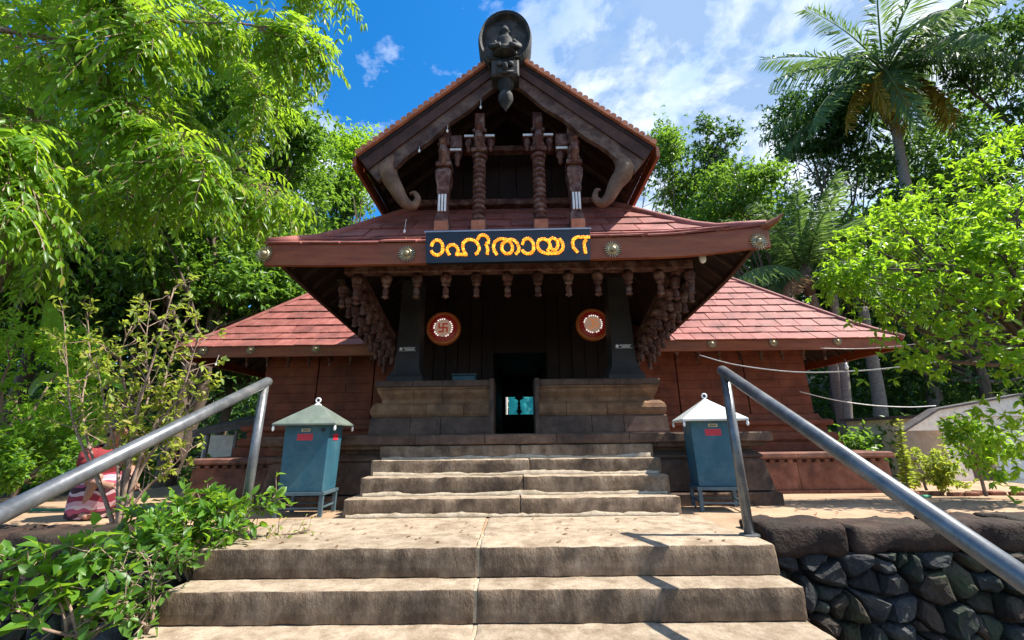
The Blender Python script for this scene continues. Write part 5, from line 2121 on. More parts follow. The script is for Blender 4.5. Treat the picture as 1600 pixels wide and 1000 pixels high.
def loft(name, rings, mat, parent, n=20, wob=0.0):
    vs, fs = [], []
    for k, (cx, cy_, cz, rx, ry, tilt) in enumerate(rings):
        for j in range(n):
            a = 2 * math.pi * j / n
            w = 1 + wob * math.sin(a * 5 + k) * 0.5 + wob * math.sin(a * 9 + k * 0.4) * 0.5
            x, y_ = math.cos(a) * rx * w, math.sin(a) * ry * w
            vs.append((cx + x, cy_ + y_, cz + x * tilt))
    for k in range(len(rings) - 1):
        for j in range(n):
            i = (j + 1) % n
            fs.append((k * n + j, k * n + i, (k + 1) * n + i, (k + 1) * n + j))
    return obj(name, vs, fs, mat, parent, smooth=True)


loft('blouse', [(-0.085, 0, 0.30, 0.135, 0.155, -0.1), (-0.06, 0, 0.36, 0.128, 0.15, -0.1), (-0.02, 0, 0.46, 0.135, 0.165, -0.2), (0.01, 0, 0.54, 0.125, 0.17, -0.3),
                (0.03, 0, 0.59, 0.095, 0.14, -0.3), (0.05, 0, 0.625, 0.065, 0.08, -0.4)], 'red_cloth', PR, wob=0.03)
for s in (-1, 1):
    fm = MB()
    fm.tube([(0.02, s * 0.12, 0.57), (0.035, s * 0.155, 0.55), (0.08, s * 0.185, 0.46)], [0.06, 0.064, 0.054], 10)
    fm.build('sleeve', 'red_cloth', PR, smooth=True)
loft('skirt', [(-0.08, 0, 0.335, 0.13, 0.145, 0.0), (-0.02, 0, 0.36, 0.18, 0.16, 0.12), (0.06, 0, 0.345, 0.235, 0.19, 0.25), (0.07, 0, 0.24, 0.235, 0.20, 0.10),
               (0.04, 0, 0.12, 0.20, 0.19, 0.0), (0.03, 0, 0.035, 0.18, 0.18, 0.0), (0.03, 0, 0.012, 0.17, 0.17, 0.0)], 'striped_cloth', PR, wob=0.05)
PR.rotation_euler = (0, 0, R(-14))
PR.scale = (1.0, 1.0, 1.03)
ORIG[PR.name] = Vector((pb.x, 4.18, 0))
# ================================================================== foliage
def nrm(a):
    return a / np.maximum(np.linalg.norm(a, axis=-1, keepdims=True), 1e-9)


def leaf_object(name, P, T, N, L, W, tint, mat, parent=None, origin=(0, 0, 0), fine=False, fold=0.25, droop=0.15):
    """one mesh of many small folded leaves"""
    P, T, N = np.asarray(P, float), nrm(np.asarray(T, float)), np.asarray(N, float)
    S = nrm(np.cross(T, N))
    N = np.cross(S, T)
    n = len(P)
    L = np.broadcast_to(np.asarray(L, float), (n,))[:, None]
    W = np.broadcast_to(np.asarray(W, float), (n,))[:, None]
    o = np.asarray(origin, float)
    if fine:
        a = P - o
        l1 = a + T * L * 0.28 + S * W * 0.42 + N * W * fold
        r1 = a + T * L * 0.28 - S * W * 0.42 + N * W * fold
        c1 = a + T * L * 0.30
        l2 = a + T * L * 0.66 + S * W * 0.38 + N * W * (fold * 0.7) - N * L * droop * 0.4
        r2 = a + T * L * 0.66 - S * W * 0.38 + N * W * (fold * 0.7) - N * L * droop * 0.4
        c2 = a + T * L * 0.66 - N * L * droop * 0.4
        t = a + T * L - N * L * droop
        co = np.stack([a, l1, c1, r1, l2, c2, r2, t], 1).reshape(-1, 3)
        tri = np.array([[0, 2, 1, -1], [0, 3, 2, -1], [1, 2, 5, 4], [2, 3, 6, 5], [4, 5, 7, -1], [5, 6, 7, -1]])
        sizes = np.array([3, 3, 4, 4, 3, 3])
        loops = np.concatenate([r[:s] for r, s in zip(tri, sizes)])
        nv, nfc = 8, 6
    else:
        a = P - o
        l1 = a + T * L * 0.42 + S * W * 0.5 + N * W * fold
        r1 = a + T * L * 0.42 - S * W * 0.5 + N * W * fold
        t = a + T * L - N * L * droop
        co = np.stack([a, r1, t, l1], 1).reshape(-1, 3)
        loops = np.array([0, 1, 2, 0, 2, 3])
        sizes = np.array([3, 3])
        nv, nfc = 4, 2
    allloops = (loops[None, :] + (np.arange(n) * nv)[:, None]).reshape(-1)
    allsizes = np.tile(sizes, n)
    starts = np.concatenate([[0], np.cumsum(allsizes)[:-1]])
    me = bpy.data.meshes.new(name)
    me.vertices.add(len(co))
    me.vertices.foreach_set('co', co.astype(np.float32).ravel())
    me.loops.add(len(allloops))
    me.loops.foreach_set('vertex_index', allloops.astype(np.int32))
    me.polygons.add(len(allsizes))
    me.polygons.foreach_set('loop_start', starts.astype(np.int32))
    me.polygons.foreach_set('loop_total', allsizes.astype(np.int32))
    at_ = me.attributes.new('tint', 'FLOAT', 'FACE')
    at_.data.foreach_set('value', np.repeat(np.asarray(tint, np.float32), nfc))
    me.materials.append(MATS[mat])
    me.update(calc_edges=True)
    ob = bpy.data.objects.new(name, me)
    COL.objects.link(ob)
    if parent is not None:
        ob.parent = parent
        ob.location = Vector(origin) - ORIG.get(parent.name, Vector((0, 0, 0)))
    else:
        ob.location = Vector(origin)
    ORIG[ob.name] = Vector(origin)
    return ob


def clumps(center, radii, k, g, shell=0.55, flat=0.0):
    d = nrm(g.normal(size=(k, 3)))
    if flat:
        d[:, 2] = np.where(d[:, 2] < -flat, -d[:, 2] * 0.5, d[:, 2])
    r = shell + (1 - shell) * g.random((k, 1)) ** 0.7
    return np.asarray(center) + d * r * np.asarray(radii)


def clump_leaves(C, rc, n, center, g, per=5, spread=1.0, down=0.25, up=0.9):
    """n leaves in twigs of `per`, gathered round clump centres C"""
    nt = n // per
    ci = g.integers(0, len(C), nt)
    rcs = rc * (0.7 + 0.6 * g.random(len(C)))
    pos = C[ci] + g.normal(size=(nt, 3)) * rcs[ci][:, None] * np.array([0.55, 0.55, 0.42])
    out = nrm(pos - C[ci] + 0.6 * nrm(pos - np.asarray(center)) * rcs[ci][:, None])
    ax = nrm(out + 0.5 * g.normal(size=(nt, 3)))
    P = np.repeat(pos, per, 0)
    A = np.repeat(ax, per, 0)
    T = nrm(A * 0.7 + spread * 0.75 * g.normal(size=P.shape) + np.array([0, 0, -down]))
    N = nrm(np.array([0, 0, up]) + 0.5 * np.repeat(out, per, 0) + 0.45 * g.normal(size=P.shape))
    ctint = g.random(len(C))
    tint = np.clip(0.45 * np.repeat(ctint[ci], per) + 0.55 * g.random(len(P)), 0, 1)
    return P, T, N, tint


def limb(m, p0, p1, r0, r1, g, bend=0.12, n=5, sides=6):
    p0, p1 = Vector(p0), Vector(p1)
    L = (p1 - p0).length
    pts, rs = [], []
    off = Vector(g.normal(size=3)) * bend * L
    for k in range(n + 1):
        t = k / n
        pts.append(p0.lerp(p1, t) + off * math.sin(math.pi * t) + Vector(g.normal(size=3)) * bend * 0.15 * L * (0 < k < n))
        rs.append(r0 + (r1 - r0) * t)
    m.tube(pts, rs, sides, cap=False)
    return pts


def make_tree(name, label, base, crown_c, radii, nleaf, leaf, mat, seed, k=16, rc=0.42, group=None, cat='tree', trunk_r=0.16, fine=False,
              bark='bark', shell=0.5, extra=None, per=5, down=0.25, wl=0.42, nl=None, flat=0.9):
    g = np.random.default_rng(seed)
    base, cc_ = Vector(base), Vector(crown_c)
    t = thing(name, label, cat, tuple(base), group)
    C = clumps(cc_, radii, k, g, shell, flat)
    if extra is not None:
        C = np.concatenate([C, np.asarray(extra)])
    m = MB()
    fork = base.lerp(cc_, 0.62)
    tp = limb(m, base, fork, trunk_r, trunk_r * 0.62, g, 0.05, 6, 9)
    fork = tp[-1]
    idx = g.permutation(len(C))[:(nl or min(len(C), 9))]
    mids = []
    for i in idx:
        st_ = tp[-1 - int(g.integers(0, 2))]
        pts = limb(m, st_, C[i], trunk_r * 0.36, trunk_r * 0.06, g, 0.10, 5, 6)
        for q in range(2):
            e = Vector(C[i]) + Vector(g.normal(size=3)) * rc * min(radii) * 0.7
            limb(m, pts[3], e, trunk_r * 0.12, trunk_r * 0.03, g, 0.1, 3, 5)
    m.build('trunk', bark, t, smooth=True)
    P, T, N, tint = clump_leaves(C, rc * float(np.mean(radii)), nleaf, cc_, g, per=per, down=down)
    Ls = leaf * (0.7 + 0.6 * g.random(len(P)))
    leaf_object('crown', P, T, N, Ls, Ls * wl, tint, mat, t, tuple(base), fine=fine)
    return t


def copy_tree(src, loc, scale, rz, label, group):
    c = src.copy()
    COL.objects.link(c)
    c.location = loc
    c.rotation_euler = (0, 0, rz)
    c.scale = scale
    c['label'] = label
    if group:
        c['group'] = group
    for ch in list(src.children):
        d = ch.copy()
        COL.objects.link(d)
        d.parent = c
    return c


# ---- wooded slope behind everything ---------------------------------------------------------
def hill_z(x, y):
    d = max(0.0, y - 24 + min(6.0, max(0.0, abs(x) - 13) * 0.5))
    return -0.6 + 12.0 * (1 - math.exp(-d / 13.0)) * (0.75 + 0.35 * noise.noise(Vector((x * 0.05, y * 0.05, 4))))


surf('hill_floor', (0.010, 0.016, 0.007), (0.02, 0.032, 0.012), (0.035, 0.05, 0.018), 0.8, 0.95, 0.9, 0.3)
tag(sheet('hill', [-120 + 6 * i for i in range(41)], [18 + 3 * i for i in range(36)], hill_z, 'hill_floor'), 'dark green wooded slope behind the temple')

# background woodland that reads as one mass
g = np.random.default_rng(77)
CC = []
for i in range(520):
    x = g.uniform(-34, 36)
    y = g.uniform(15.5, 24) + abs(x) * 0.05
    if -9.5 < x < 10.0:
        y += 5
    CC.append((x, y, g.uniform(-0.4, 6.5) + (0.10 * abs(x) if x < 0 else 0.03 * x)))
CC = np.array(CC)
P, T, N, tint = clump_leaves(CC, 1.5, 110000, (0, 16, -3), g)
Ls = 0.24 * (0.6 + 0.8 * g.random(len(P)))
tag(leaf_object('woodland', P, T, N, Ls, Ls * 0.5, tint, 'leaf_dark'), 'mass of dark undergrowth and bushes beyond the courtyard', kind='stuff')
# ground cover below
CC = np.stack([g.uniform(-22, 24, 260), g.uniform(10.5, 16, 260), g.uniform(-0.5, 0.3, 260)], 1)
CC = CC[(CC[:, 0] < -7.4) | (CC[:, 0] > 8.0) | (CC[:, 1] > 14.8)]
P, T, N, tint = clump_leaves(CC, 0.8, 26000, (0, 13, -3), g)
Ls = 0.16 * (0.6 + 0.8 * g.random(len(P)))
tag(leaf_object('undergrowth', P, T, N, Ls, Ls * 0.5, tint, 'leaf_mid'), 'low green undergrowth at the edge of the courtyard', kind='stuff')

# ---- trees behind the temple -------------------------------------------------------------------
def bg_tree(label, px_, py_, y, rpx, rpz, nleaf, leaf, mat, seed, **k):
    c = at(px_, py_, y)
    s = y / 600.0
    rx, rz = rpx * s, rpz * s
    base = (c.x + k.pop('dx', 0.0), y, -0.6 if y < 24 else hill_z(c.x, y))
    return make_tree('broadleaf_tree', label, base, c, (rx, rx * k.pop('ry', 0.9), rz), nleaf, leaf, mat, seed, **k)


GB = 'trees standing behind the temple'
bg_tree('tall broadleaf tree with glossy leaves left of the temple, its top against the sky', 370, 205, 11.0, 135, 130, 19000, 0.19, 'leaf_mid', 101, k=26, rc=0.33, group=GB, trunk_r=0.2)
tA = bg_tree('dark glossy tree behind the left hall roof, below the tall one', 330, 395, 10.2, 150, 115, 20000, 0.17, 'leaf_mid', 102, k=28, rc=0.33, group=GB, trunk_r=0.2)
bg_tree('bright green tree just left of the upper gable roof', 545, 265, 17.0, 62, 80, 11000, 0.16, 'leaf_light', 103, k=16, rc=0.4, group=GB, trunk_r=0.14)
bg_tree('small shaded tree between the bright tree and the porch roof eave', 500, 320, 17.5, 75, 70, 11000, 0.18, 'leaf_mid', 104, k=16, rc=0.42, group=GB, trunk_r=0.16)
bg_tree('big tree at the far left behind the drooping branches', 120, 300, 12.0, 190, 150, 18000, 0.2, 'leaf_mid', 105, k=28, rc=0.33, group=GB, trunk_r=0.25)
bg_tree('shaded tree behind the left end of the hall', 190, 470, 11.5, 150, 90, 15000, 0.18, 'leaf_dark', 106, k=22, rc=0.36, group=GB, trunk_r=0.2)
bg_tree('tall creeper covered tree left of the coconut palm', 1262, 205, 20.0, 62, 105, 15000, 0.2, 'leaf_dark', 107, k=22, rc=0.36, group=GB, trunk_r=0.2)
bg_tree('large dark tree at the top right corner behind the palm', 1625, 110, 15.0, 125, 150, 18000, 0.2, 'leaf_dark', 108, k=26, rc=0.33, group=GB, trunk_r=0.25)
bg_tree('thin airy tree against the cloud right of the gable', 1118, 235, 15.5, 48, 52, 3200, 0.17, 'leaf_dark', 109, k=12, rc=0.42, group=GB, trunk_r=0.10)
bg_tree('light green tree touching the right edge of the gable roof', 1040, 262, 17.5, 45, 70, 6500, 0.16, 'leaf_mid', 110, k=12, rc=0.42, group=GB, trunk_r=0.12)
bg_tree('rounded green tree behind the right porch eave', 1165, 315, 14.0, 75, 55, 9000, 0.17, 'leaf_mid', 111, k=16, rc=0.4, group=GB, trunk_r=0.14)
bg_tree('dark tree behind the trunk of the coconut palm', 1330, 330, 20.5, 120, 95, 14000, 0.24, 'leaf_dark', 112, k=20, rc=0.38, group=GB, trunk_r=0.2)
bg_tree('shaded tree between the palm and the top right tree', 1480, 250, 20.5, 100, 95, 14000, 0.22, 'leaf_mid', 113, k=20, rc=0.38, group=GB, trunk_r=0.2)
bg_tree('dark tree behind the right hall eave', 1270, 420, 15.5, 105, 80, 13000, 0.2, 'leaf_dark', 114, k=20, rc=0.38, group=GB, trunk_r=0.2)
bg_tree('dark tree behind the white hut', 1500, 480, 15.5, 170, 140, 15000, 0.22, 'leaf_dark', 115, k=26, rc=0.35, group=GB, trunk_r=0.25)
bg_tree('dense tree low behind the left lean-to', 300, 560, 12.5, 130, 70, 11000, 0.18, 'leaf_dark', 116, k=18, rc=0.4, group=GB, trunk_r=0.18)
bg_tree('understory tree with glossy dark leaves left of the porch roof corner', 400, 330, 13.0, 120, 100, 17000, 0.17, 'leaf_mid', 121, k=30, rc=0.36, group=GB, trunk_r=0.15)
bg_tree('understory tree behind the left shrub and banana leaves', 240, 430, 10.5, 120, 100, 17000, 0.14, 'leaf_mid', 122, k=30, rc=0.36, group=GB, trunk_r=0.15)
bg_tree('understory tree deep in shade above the left hall roof tip', 390, 480, 12.5, 110, 75, 13000, 0.16, 'leaf_mid', 123, k=24, rc=0.38, group=GB, trunk_r=0.12)
bg_tree('shaded tree behind the left edge bush', 20, 440, 9.5, 120, 120, 14000, 0.15, 'leaf_mid', 124, k=26, rc=0.36, group=GB, trunk_r=0.15)
bg_tree('green tree low behind the right porch roof corner', 1110, 330, 18.5, 80, 70, 10000, 0.2, 'leaf_mid', 125, k=18, rc=0.4, group=GB, trunk_r=0.14)
# far trees on the slope: copies of one tree
far = [(-26, 27, 1.5), (-19, 30, 1.7), (-13, 28, 1.35), (-9.5, 25, 1.1), (-33, 24, 1.5), (12, 27, 1.15), (19, 29, 1.3), (26, 26, 1.5), (33, 28, 1.6), (8.5, 30, 1.1), (-22, 20, 1.25), (24, 20, 1.1)]
src = tA
for k, (x, y, s) in enumerate(far):
    copy_tree(src, (x, y, hill_z(x, y) - 0.3 if y > 24 else -0.3), (s, s, s * 1.15), 1.3 * k + 0.5, 'one of the far forest trees on the dark slope behind the others', 'far forest trees')


# bare trunks seen under the right eave
for (xa, ya, xb, yb, y, r, lab) in ((1326, 690, 1314, 560, 12.5, 0.13, 'slender pale palm trunk seen under the right hall eave'),
                                    (1380, 690, 1366, 590, 13.5, 0.2, 'dark tree trunk right of the pale one under the right eave')):
    a, b = at(xa, ya, y), at(xb, yb, y)
    b = b + (b - a) * 1.2
    m = MB()
    P_ = [a.lerp(b, t) + Vector((0.06 * math.sin(t * 5), 0, 0)) for t in [i / 10 for i in range(11)]]
    P_[0].z = -0.6
    m.tube(P_, [r * (1 - 0.25 * i / 10) for i in range(11)], 9)
    o = m.build('tree_trunk', 'palm_bark' if 'pale' in lab else 'bark', smooth=True, origin=tuple(P_[0]))
    tag(o, lab, 'tree trunk')


# ---- coconut palms --------------------------------------------------------------------------------
def frond_mesh(name, L, sag, mat, seed, nl=64, leaf=0.75, hang=0.5):
    """rachis along +x arching down, leaflets both sides"""
    g = np.random.default_rng(seed)
    m_pts = []
    for k in range(13):
        t = k / 12
        m_pts.append(Vector((L * (t - 0.10 * sag * t * t), 0, L * (0.16 * t - sag * 0.62 * t * t))))
    P, T, N, Ls = [], [], [], []
    for k in range(nl):
        t = 0.14 + 0.86 * k / (nl - 1)
        i = min(11, int(t * 12))
        p = m_pts[i].lerp(m_pts[i + 1], t * 12 - i)
        d = (m_pts[i + 1] - m_pts[i]).normalized()
        ll = leaf * (0.55 + 0.75 * math.sin(math.pi * min(1, 0.12 + t * 0.86))) * g.uniform(0.85, 1.1)
        for s in (-1, 1):
            v = Vector((0, s, 0)) * 0.85 + d * 0.55 + Vector((0, 0, -hang * g.uniform(0.5, 1.4)))
            P.append(p)
            T.append(v)
            N.append(Vector((0, -s * 0.5, 0.8)) + Vector(g.normal(size=3)) * 0.2)
            Ls.append(ll)
    P = np.array([tuple(p) for p in P])
    ob = leaf_object(name, P, np.array([tuple(v) for v in T]), np.array([tuple(v) for v in N]), np.array(Ls), np.array(Ls) * 0.0 + 0.068,
                     g.random(len(P)), mat, None, fine=True, fold=0.1, droop=0.28)
    me = ob.data
    # rachis
    mm = MB()
    mm.tube(m_pts, [0.045 * (1 - 0.85 * k / 12) for k in range(13)], 5)
    me2 = mm.mesh(name + '_stem', mat)
    at2 = me2.attributes.new('tint', 'FLOAT', 'FACE')
    at2.data.foreach_set('value', np.full(len(me2.polygons), 0.8, np.float32))
    bm = bmesh.new()
    bm.from_mesh(me)
    bm.from_mesh(me2)
    bm.to_mesh(me)
    bm.free()
    bpy.data.meshes.remove(me2)
    bpy.data.objects.remove(ob)
    return me


FR = [frond_mesh('frond', 4.2, 0.9, 'leaf_palm', 1, hang=0.8), frond_mesh('frond', 4.4, 0.7, 'leaf_palm', 2, hang=0.7), frond_mesh('frond', 4.0, 1.15, 'leaf_palm', 3, hang=1.0)]
FO = [frond_mesh('frond', 3.6, 1.1, 'leaf_palm_old', 4, hang=0.9), frond_mesh('frond', 3.2, 1.2, 'leaf_palm_old', 5, hang=1.0)]
FD = [frond_mesh('frond', 3.2, 1.2, 'leaf_dry', 6, hang=1.0)]


def palm(label, base, top, fronds, r, scale=1.0, nuts=True, seed=1, trunk=True):
    g = np.random.default_rng(seed)
    t = thing('coconut_palm', label, 'palm', tuple(base), 'coconut palms')
    base, top = Vector(base), Vector(top)
    m = MB()
    n = 36
    pts, rs = [], []
    for k in range(n + 1):
        u = k / n
        pts.append(base.lerp(top, u) + Vector((0.35 * math.sin(u * 2.6), 0, 0)) * (1 - u) * u * 4 * 0.6)
        rs.append(r * (1 - 0.35 * u) * (1.0 if k % 2 else 1.06))
    m.tube(pts, rs, 10)
    m.build('trunk', 'palm_bark', t, smooth=True)
    m = MB()
    m.lathe([(r * 0.7, -0.5), (r * 1.3, -0.2), (r * 1.5, 0.1), (r * 0.9, 0.5), (0.03, 0.9)], top, 9)
    m.build('crown_shaft', 'bark', t, smooth=True)
    for (az, el, kind) in fronds:
        me = {'g': FR, 'y': FO, 'd': FD}[kind]
        me = me[int(g.integers(0, len(me)))]
        s = scale * g.uniform(0.9, 1.08) * {'g': 1.0, 'y': 0.86, 'd': 0.75}[kind]
        piece('frond', me, t, top + Vector((0, 0, 0.15)), (g.uniform(-.25, .25), -R(el), R(az)), (s, s, s))
    if nuts:
        m = MB()
        for k in range(7):
            a = g.uniform(0, 6.28)
            m.lathe([(0.02, 0.14), (0.09, 0.08), (0.12, 0), (0.09, -0.09), (0.02, -0.14)], top + Vector((0.32 * math.cos(a), 0.32 * math.sin(a), -0.35 - 0.25 * g.random())), 8)
        m.build('coconuts', 'leaf_shrub', t, smooth=True)
    return t


g = np.random.default_rng(5)
fr = []
for k in range(11):
    fr.append((k * 32.7 + g.uniform(-8, 8), g.uniform(32, 62), 'g'))
for k in range(11):
    fr.append((k * 33.2 + 14 + g.uniform(-8, 8), g.uniform(2, 24), 'g'))
for k in range(10):
    fr.append((k * 36 + 5 + g.uniform(-10, 10), g.uniform(-32, -12), 'g'))
fr += [(178, -20, 'y'), (205, -26, 'y'), (225, -32, 'y'), (345, -30, 'y'), (0, -22, 'y'), (322, -34, 'y'), (190, -44, 'd'), (250, -46, 'y')]
tp_ = at(1384, 118, 17.0)
bs = at(1398, 300, 17.0)
dvec = (bs - tp_)
bs2 = Vector((tp_.x + dvec.x * 2.0, 17.0, -0.6))
palm('tall coconut palm with yellow hanging fronds against the sky', bs2, tp_, fr, 0.25, 1.36, True, 3)
fr = [(k * 30 + g.uniform(-8, 8), g.uniform(40, 82), 'g') for k in range(12)] + [(k * 60 + 20 + g.uniform(-9, 9), g.uniform(0, 30), 'g') for k in range(6)] + [(190, -15, 'g'), (330, -22, 'g'), (215, 5, 'd')]
tp_ = at(1262, 440, 13.0)
palm('young coconut palm with upright fronds behind the right roofs', Vector((tp_.x, 13.0, -0.6)), tp_, fr, 0.17, 0.82, False, 8)


# ---- pinnate sprays ----------------------------------------------------------------------------------
def sprays(bases, dirs, Ls, pairs, leaf, wid, g, sag=0.6, lift=0.35):
    P, T, N, LL, TT = [], [], [], [], []
    stems = []
    for b, d, L in zip(bases, dirs, Ls):
        b, d = Vector(b), Vector(d).normalized()
        side = d.cross(Vector((0, 0, 1)))
        side = side.normalized() if side.length > 0.05 else Vector((1, 0, 0))
        base_t = g.random()
        last = b
        pts = [b]
        for k in range(pairs):
            t = (k + 1) / pairs
            p = b + d * L * t + Vector((0, 0, -sag * L * t * t))
            dd = (p - last).normalized()
            last = p
            pts.append(p)
            ll = leaf * (0.75 + 0.5 * math.sin(math.pi * (0.15 + 0.75 * t))) * g.uniform(0.85, 1.15)
            for s in (-1, 1):
                P.append(p)
                T.append(side * s * 0.8 + dd * 0.55 + Vector((0, 0, -lift * g.uniform(0.5, 1.5))))
                N.append(Vector((0, 0, 1)) + Vector(g.normal(size=3)) * 0.35)
                LL.append(ll)
                TT.append(0.55 * base_t + 0.45 * g.random())
        P.append(last)
        T.append(dd)
        N.append(Vector((0, 0, 1)) + side * 0.2)
        LL.append(leaf)
        TT.append(base_t)
        stems.append(pts[::max(1, pairs // 3)])
    f = lambda a: np.array([tuple(v) for v in a])
    LL = np.array(LL)
    return f(P), f(T), f(N), LL, np.full(len(LL), 1.0) * LL * (wid / leaf), np.array(TT), stems


# ---- big overhanging branches, top left ------------------------------------------------------------------
g = np.random.default_rng(21)
OT = thing('overhanging_tree', 'light green tree with drooping feathery leaves hanging in from the upper left', 'tree', (-7.2, 4.6, -0.2))
m = MB()
tr0 = limb(m, (-7.2, 4.6, -0.2), (-6.6, 4.5, 5.0), 0.24, 0.16, g, 0.03, 6, 10)
branch_px = [
    [(-420, 120, 4.4), (-150, 20, 4.2), (60, -20, 4.0), (250, 30, 4.2), (400, 40, 4.4), (475, 70, 4.6)],
    [(-420, 200, 4.2), (-120, 60, 3.8), (80, 60, 3.6), (160, 130, 3.7), (250, 200, 3.9), (310, 260, 4.0)],
    [(-420, 220, 4.6), (-150, 160, 4.4), (0, 150, 4.2), (110, 220, 4.2), (200, 300, 4.3)],
    [(-420, 270, 3.6), (-200, 190, 3.3), (-60, 180, 3.1), (0, 230, 3.1), (30, 290, 3.2)],
    [(-420, 60, 5.2), (-100, -60, 5.2), (150, -60, 5.2), (300, 0, 5.4), (390, 100, 5.5), (410, 180, 5.6)],
    [(-420, 160, 5.0), (-80, 90, 5.0), (120, 110, 5.0), (260, 170, 5.0), (370, 260, 5.0), (420, 300, 5.0)],
    [(-400, -60, 3.6), (-100, -120, 3.4), (100, -90, 3.3), (180, -10, 3.4), (230, 60, 3.5)],
    [(-420, 320, 5.5), (-150, 300, 5.2), (-20, 330, 5.0), (60, 390, 5.0)],
    [(-420, -20, 4.6), (-60, -160, 4.6), (200, -150, 4.6), (400, -90, 4.7), (500, -20, 4.8)],
]
bases, dirs, lens = [], [], []
for br in branch_px:
    pts = smooth_path([at(*p) for p in br], 7)
    n = len(pts)
    m.tube([tr0[4 if br[0][1] > 100 else 5]] + pts, [0.07] + [0.045 * (1 - 0.88 * k / (n - 1)) for k in range(n)], 6, cap=False)
    for k in range(int(n * 0.28), n):
        cntk = 4 if k < n - 1 else 8
        for q in range(cntk):
            p = pts[k] + Vector(g.normal(size=3)) * 0.03
            fw = (pts[min(k + 1, n - 1)] - pts[max(0, k - 1)]).normalized()
            # short side twig then leaves at its end
            td = (fw * 0.5 + Vector(g.normal(size=3)) * 0.75 + Vector((0, 0, -0.1))).normalized()
            tl_ = g.uniform(0.12, 0.48)
            e = p + td * tl_ + Vector((0, 0, -0.25 * tl_))
            m.tube([p, p.lerp(e, 0.5) + Vector((0, 0, 0.04)), e], [0.008, 0.006, 0.004], 4, cap=False)
            for w in range(3):
                u = g.uniform(0.3, 1.0)
                bases.append(p.lerp(e, u))
                dirs.append(td * 0.6 + Vector(g.normal(size=3)) * 0.6 + Vector((0, 0, -0.35)))
                lens.append(g.uniform(0.24, 0.46))
print('sprays', len(bases))
m.build('trunk', 'twig', OT, smooth=True)
P, T, N, LL, WW, TT, stems = sprays(bases, dirs, lens, 5, 0.125, 0.040, g)
leaf_object('foliage', P, T, N, LL, WW, TT, 'leaf_overhang', OT, (-7.2, 4.6, -0.2), fine=True, droop=0.2)
m = MB()
for s_ in stems:
    m.tube(s_, 0.0025, 3, cap=False)
m.build('leaf_stalks', 'leaf_stalk' if 'leaf_stalk' in MATS else 'twig', OT)

# ---- bright leafy tree on the right ------------------------------------------------------------------------
extra = [tuple(at(px_, py_, y)) for px_, py_, y in ((1320, 430, 4.7), (1340, 380, 4.8), (1312, 445, 4.9), (1400, 340, 4.9), (1450, 310, 5.0), (1520, 260, 5.0), (1580, 220, 5.2), (1400, 480, 4.6),
                                                    (1440, 420, 4.4), (1500, 360, 4.4), (1350, 420, 4.5), (1560, 320, 4.4), (1430, 560, 4.8), (1560, 450, 4.2), (1500, 520, 4.4), (1590, 560, 4.2),
                                                    (1600, 660, 4.4), (1585, 720, 4.5), (1400, 460, 4.6), (1475, 470, 4.5), (1540, 390, 4.3), (1600, 380, 4.2))]
c_ = at(1560, 400, 4.9)
bt = make_tree('leafy_tree', 'bright yellow-green broadleaf tree filling the right edge in front of the white hut', (c_.x + 0.25, 4.75, -0.05), c_, (1.35, 0.8, 1.2), 12500, 0.088, 'leaf_light', 31,
               k=24, rc=0.28, trunk_r=0.11, fine=True, shell=0.4, extra=extra, per=6, down=0.2, wl=0.40, nl=40)

# small leafy plant before the hut
c_ = at(1515, 690, 5.6)
make_tree('garden_shrub', 'small light green shrub in front of the white hut door', (c_.x, 5.6, -0.1), c_, (0.38, 0.3, 0.28), 1500, 0.075, 'leaf_light', 32, k=12, rc=0.45, trunk_r=0.02, cat='shrub', group='garden shrubs', bark='twig')
c_ = at(1440, 735, 6.6)
make_tree('garden_shrub', 'low shrub with pale and reddish leaves in the garden bed by the hut', (c_.x, 6.6, -0.15), c_, (0.36, 0.3, 0.24), 1600, 0.07, 'leaf_bush', 33, k=12, rc=0.45, trunk_r=0.02, cat='shrub', group='garden shrubs', bark='twig')
c_ = at(1395, 700, 11.0)
make_tree('garden_shrub', 'broad mid-green bush behind the right end of the hall plinth', (c_.x, 11.0, -0.5), c_, (1.3, 0.7, 0.5), 4200, 0.12, 'leaf_mid', 34, k=16, rc=0.4, trunk_r=0.04, cat='shrub', group='garden shrubs', bark='twig')
# upright flowering stem
sp_ = thing('tall_plant', 'upright plant with a tall pale leafy spike at the hall plinth corner', 'plant', tuple(at(1412, 765, 6.4)))
m = MB()
P_ = [at(1418, 765, 6.4), at(1412, 710, 6.4), at(1404, 655, 6.4)]
P_[0].z = -0.12
m.tube(P_, [0.012, 0.009, 0.004], 5)
m.build('stem', 'twig', sp_)
g = np.random.default_rng(9)
n = 260
u = g.random(n)
PP = np.array([tuple(P_[0].lerp(P_[2], float(x))) for x in u]) + g.normal(size=(n, 3)) * 0.01
an = g.random(n) * 6.28
TTd = np.stack([np.cos(an), np.sin(an), 0.3 + 0 * an], 1)
leaf_object('foliage', PP, TTd, np.tile([0, 0, 1.0], (n, 1)) + g.normal(size=(n, 3)) * 0.3, 0.10 * (1.25 - u * 0.75), 0.045 * (1.25 - u * 0.75), g.random(n), 'leaf_bush', sp_, tuple(at(1412, 765, 6.4)))

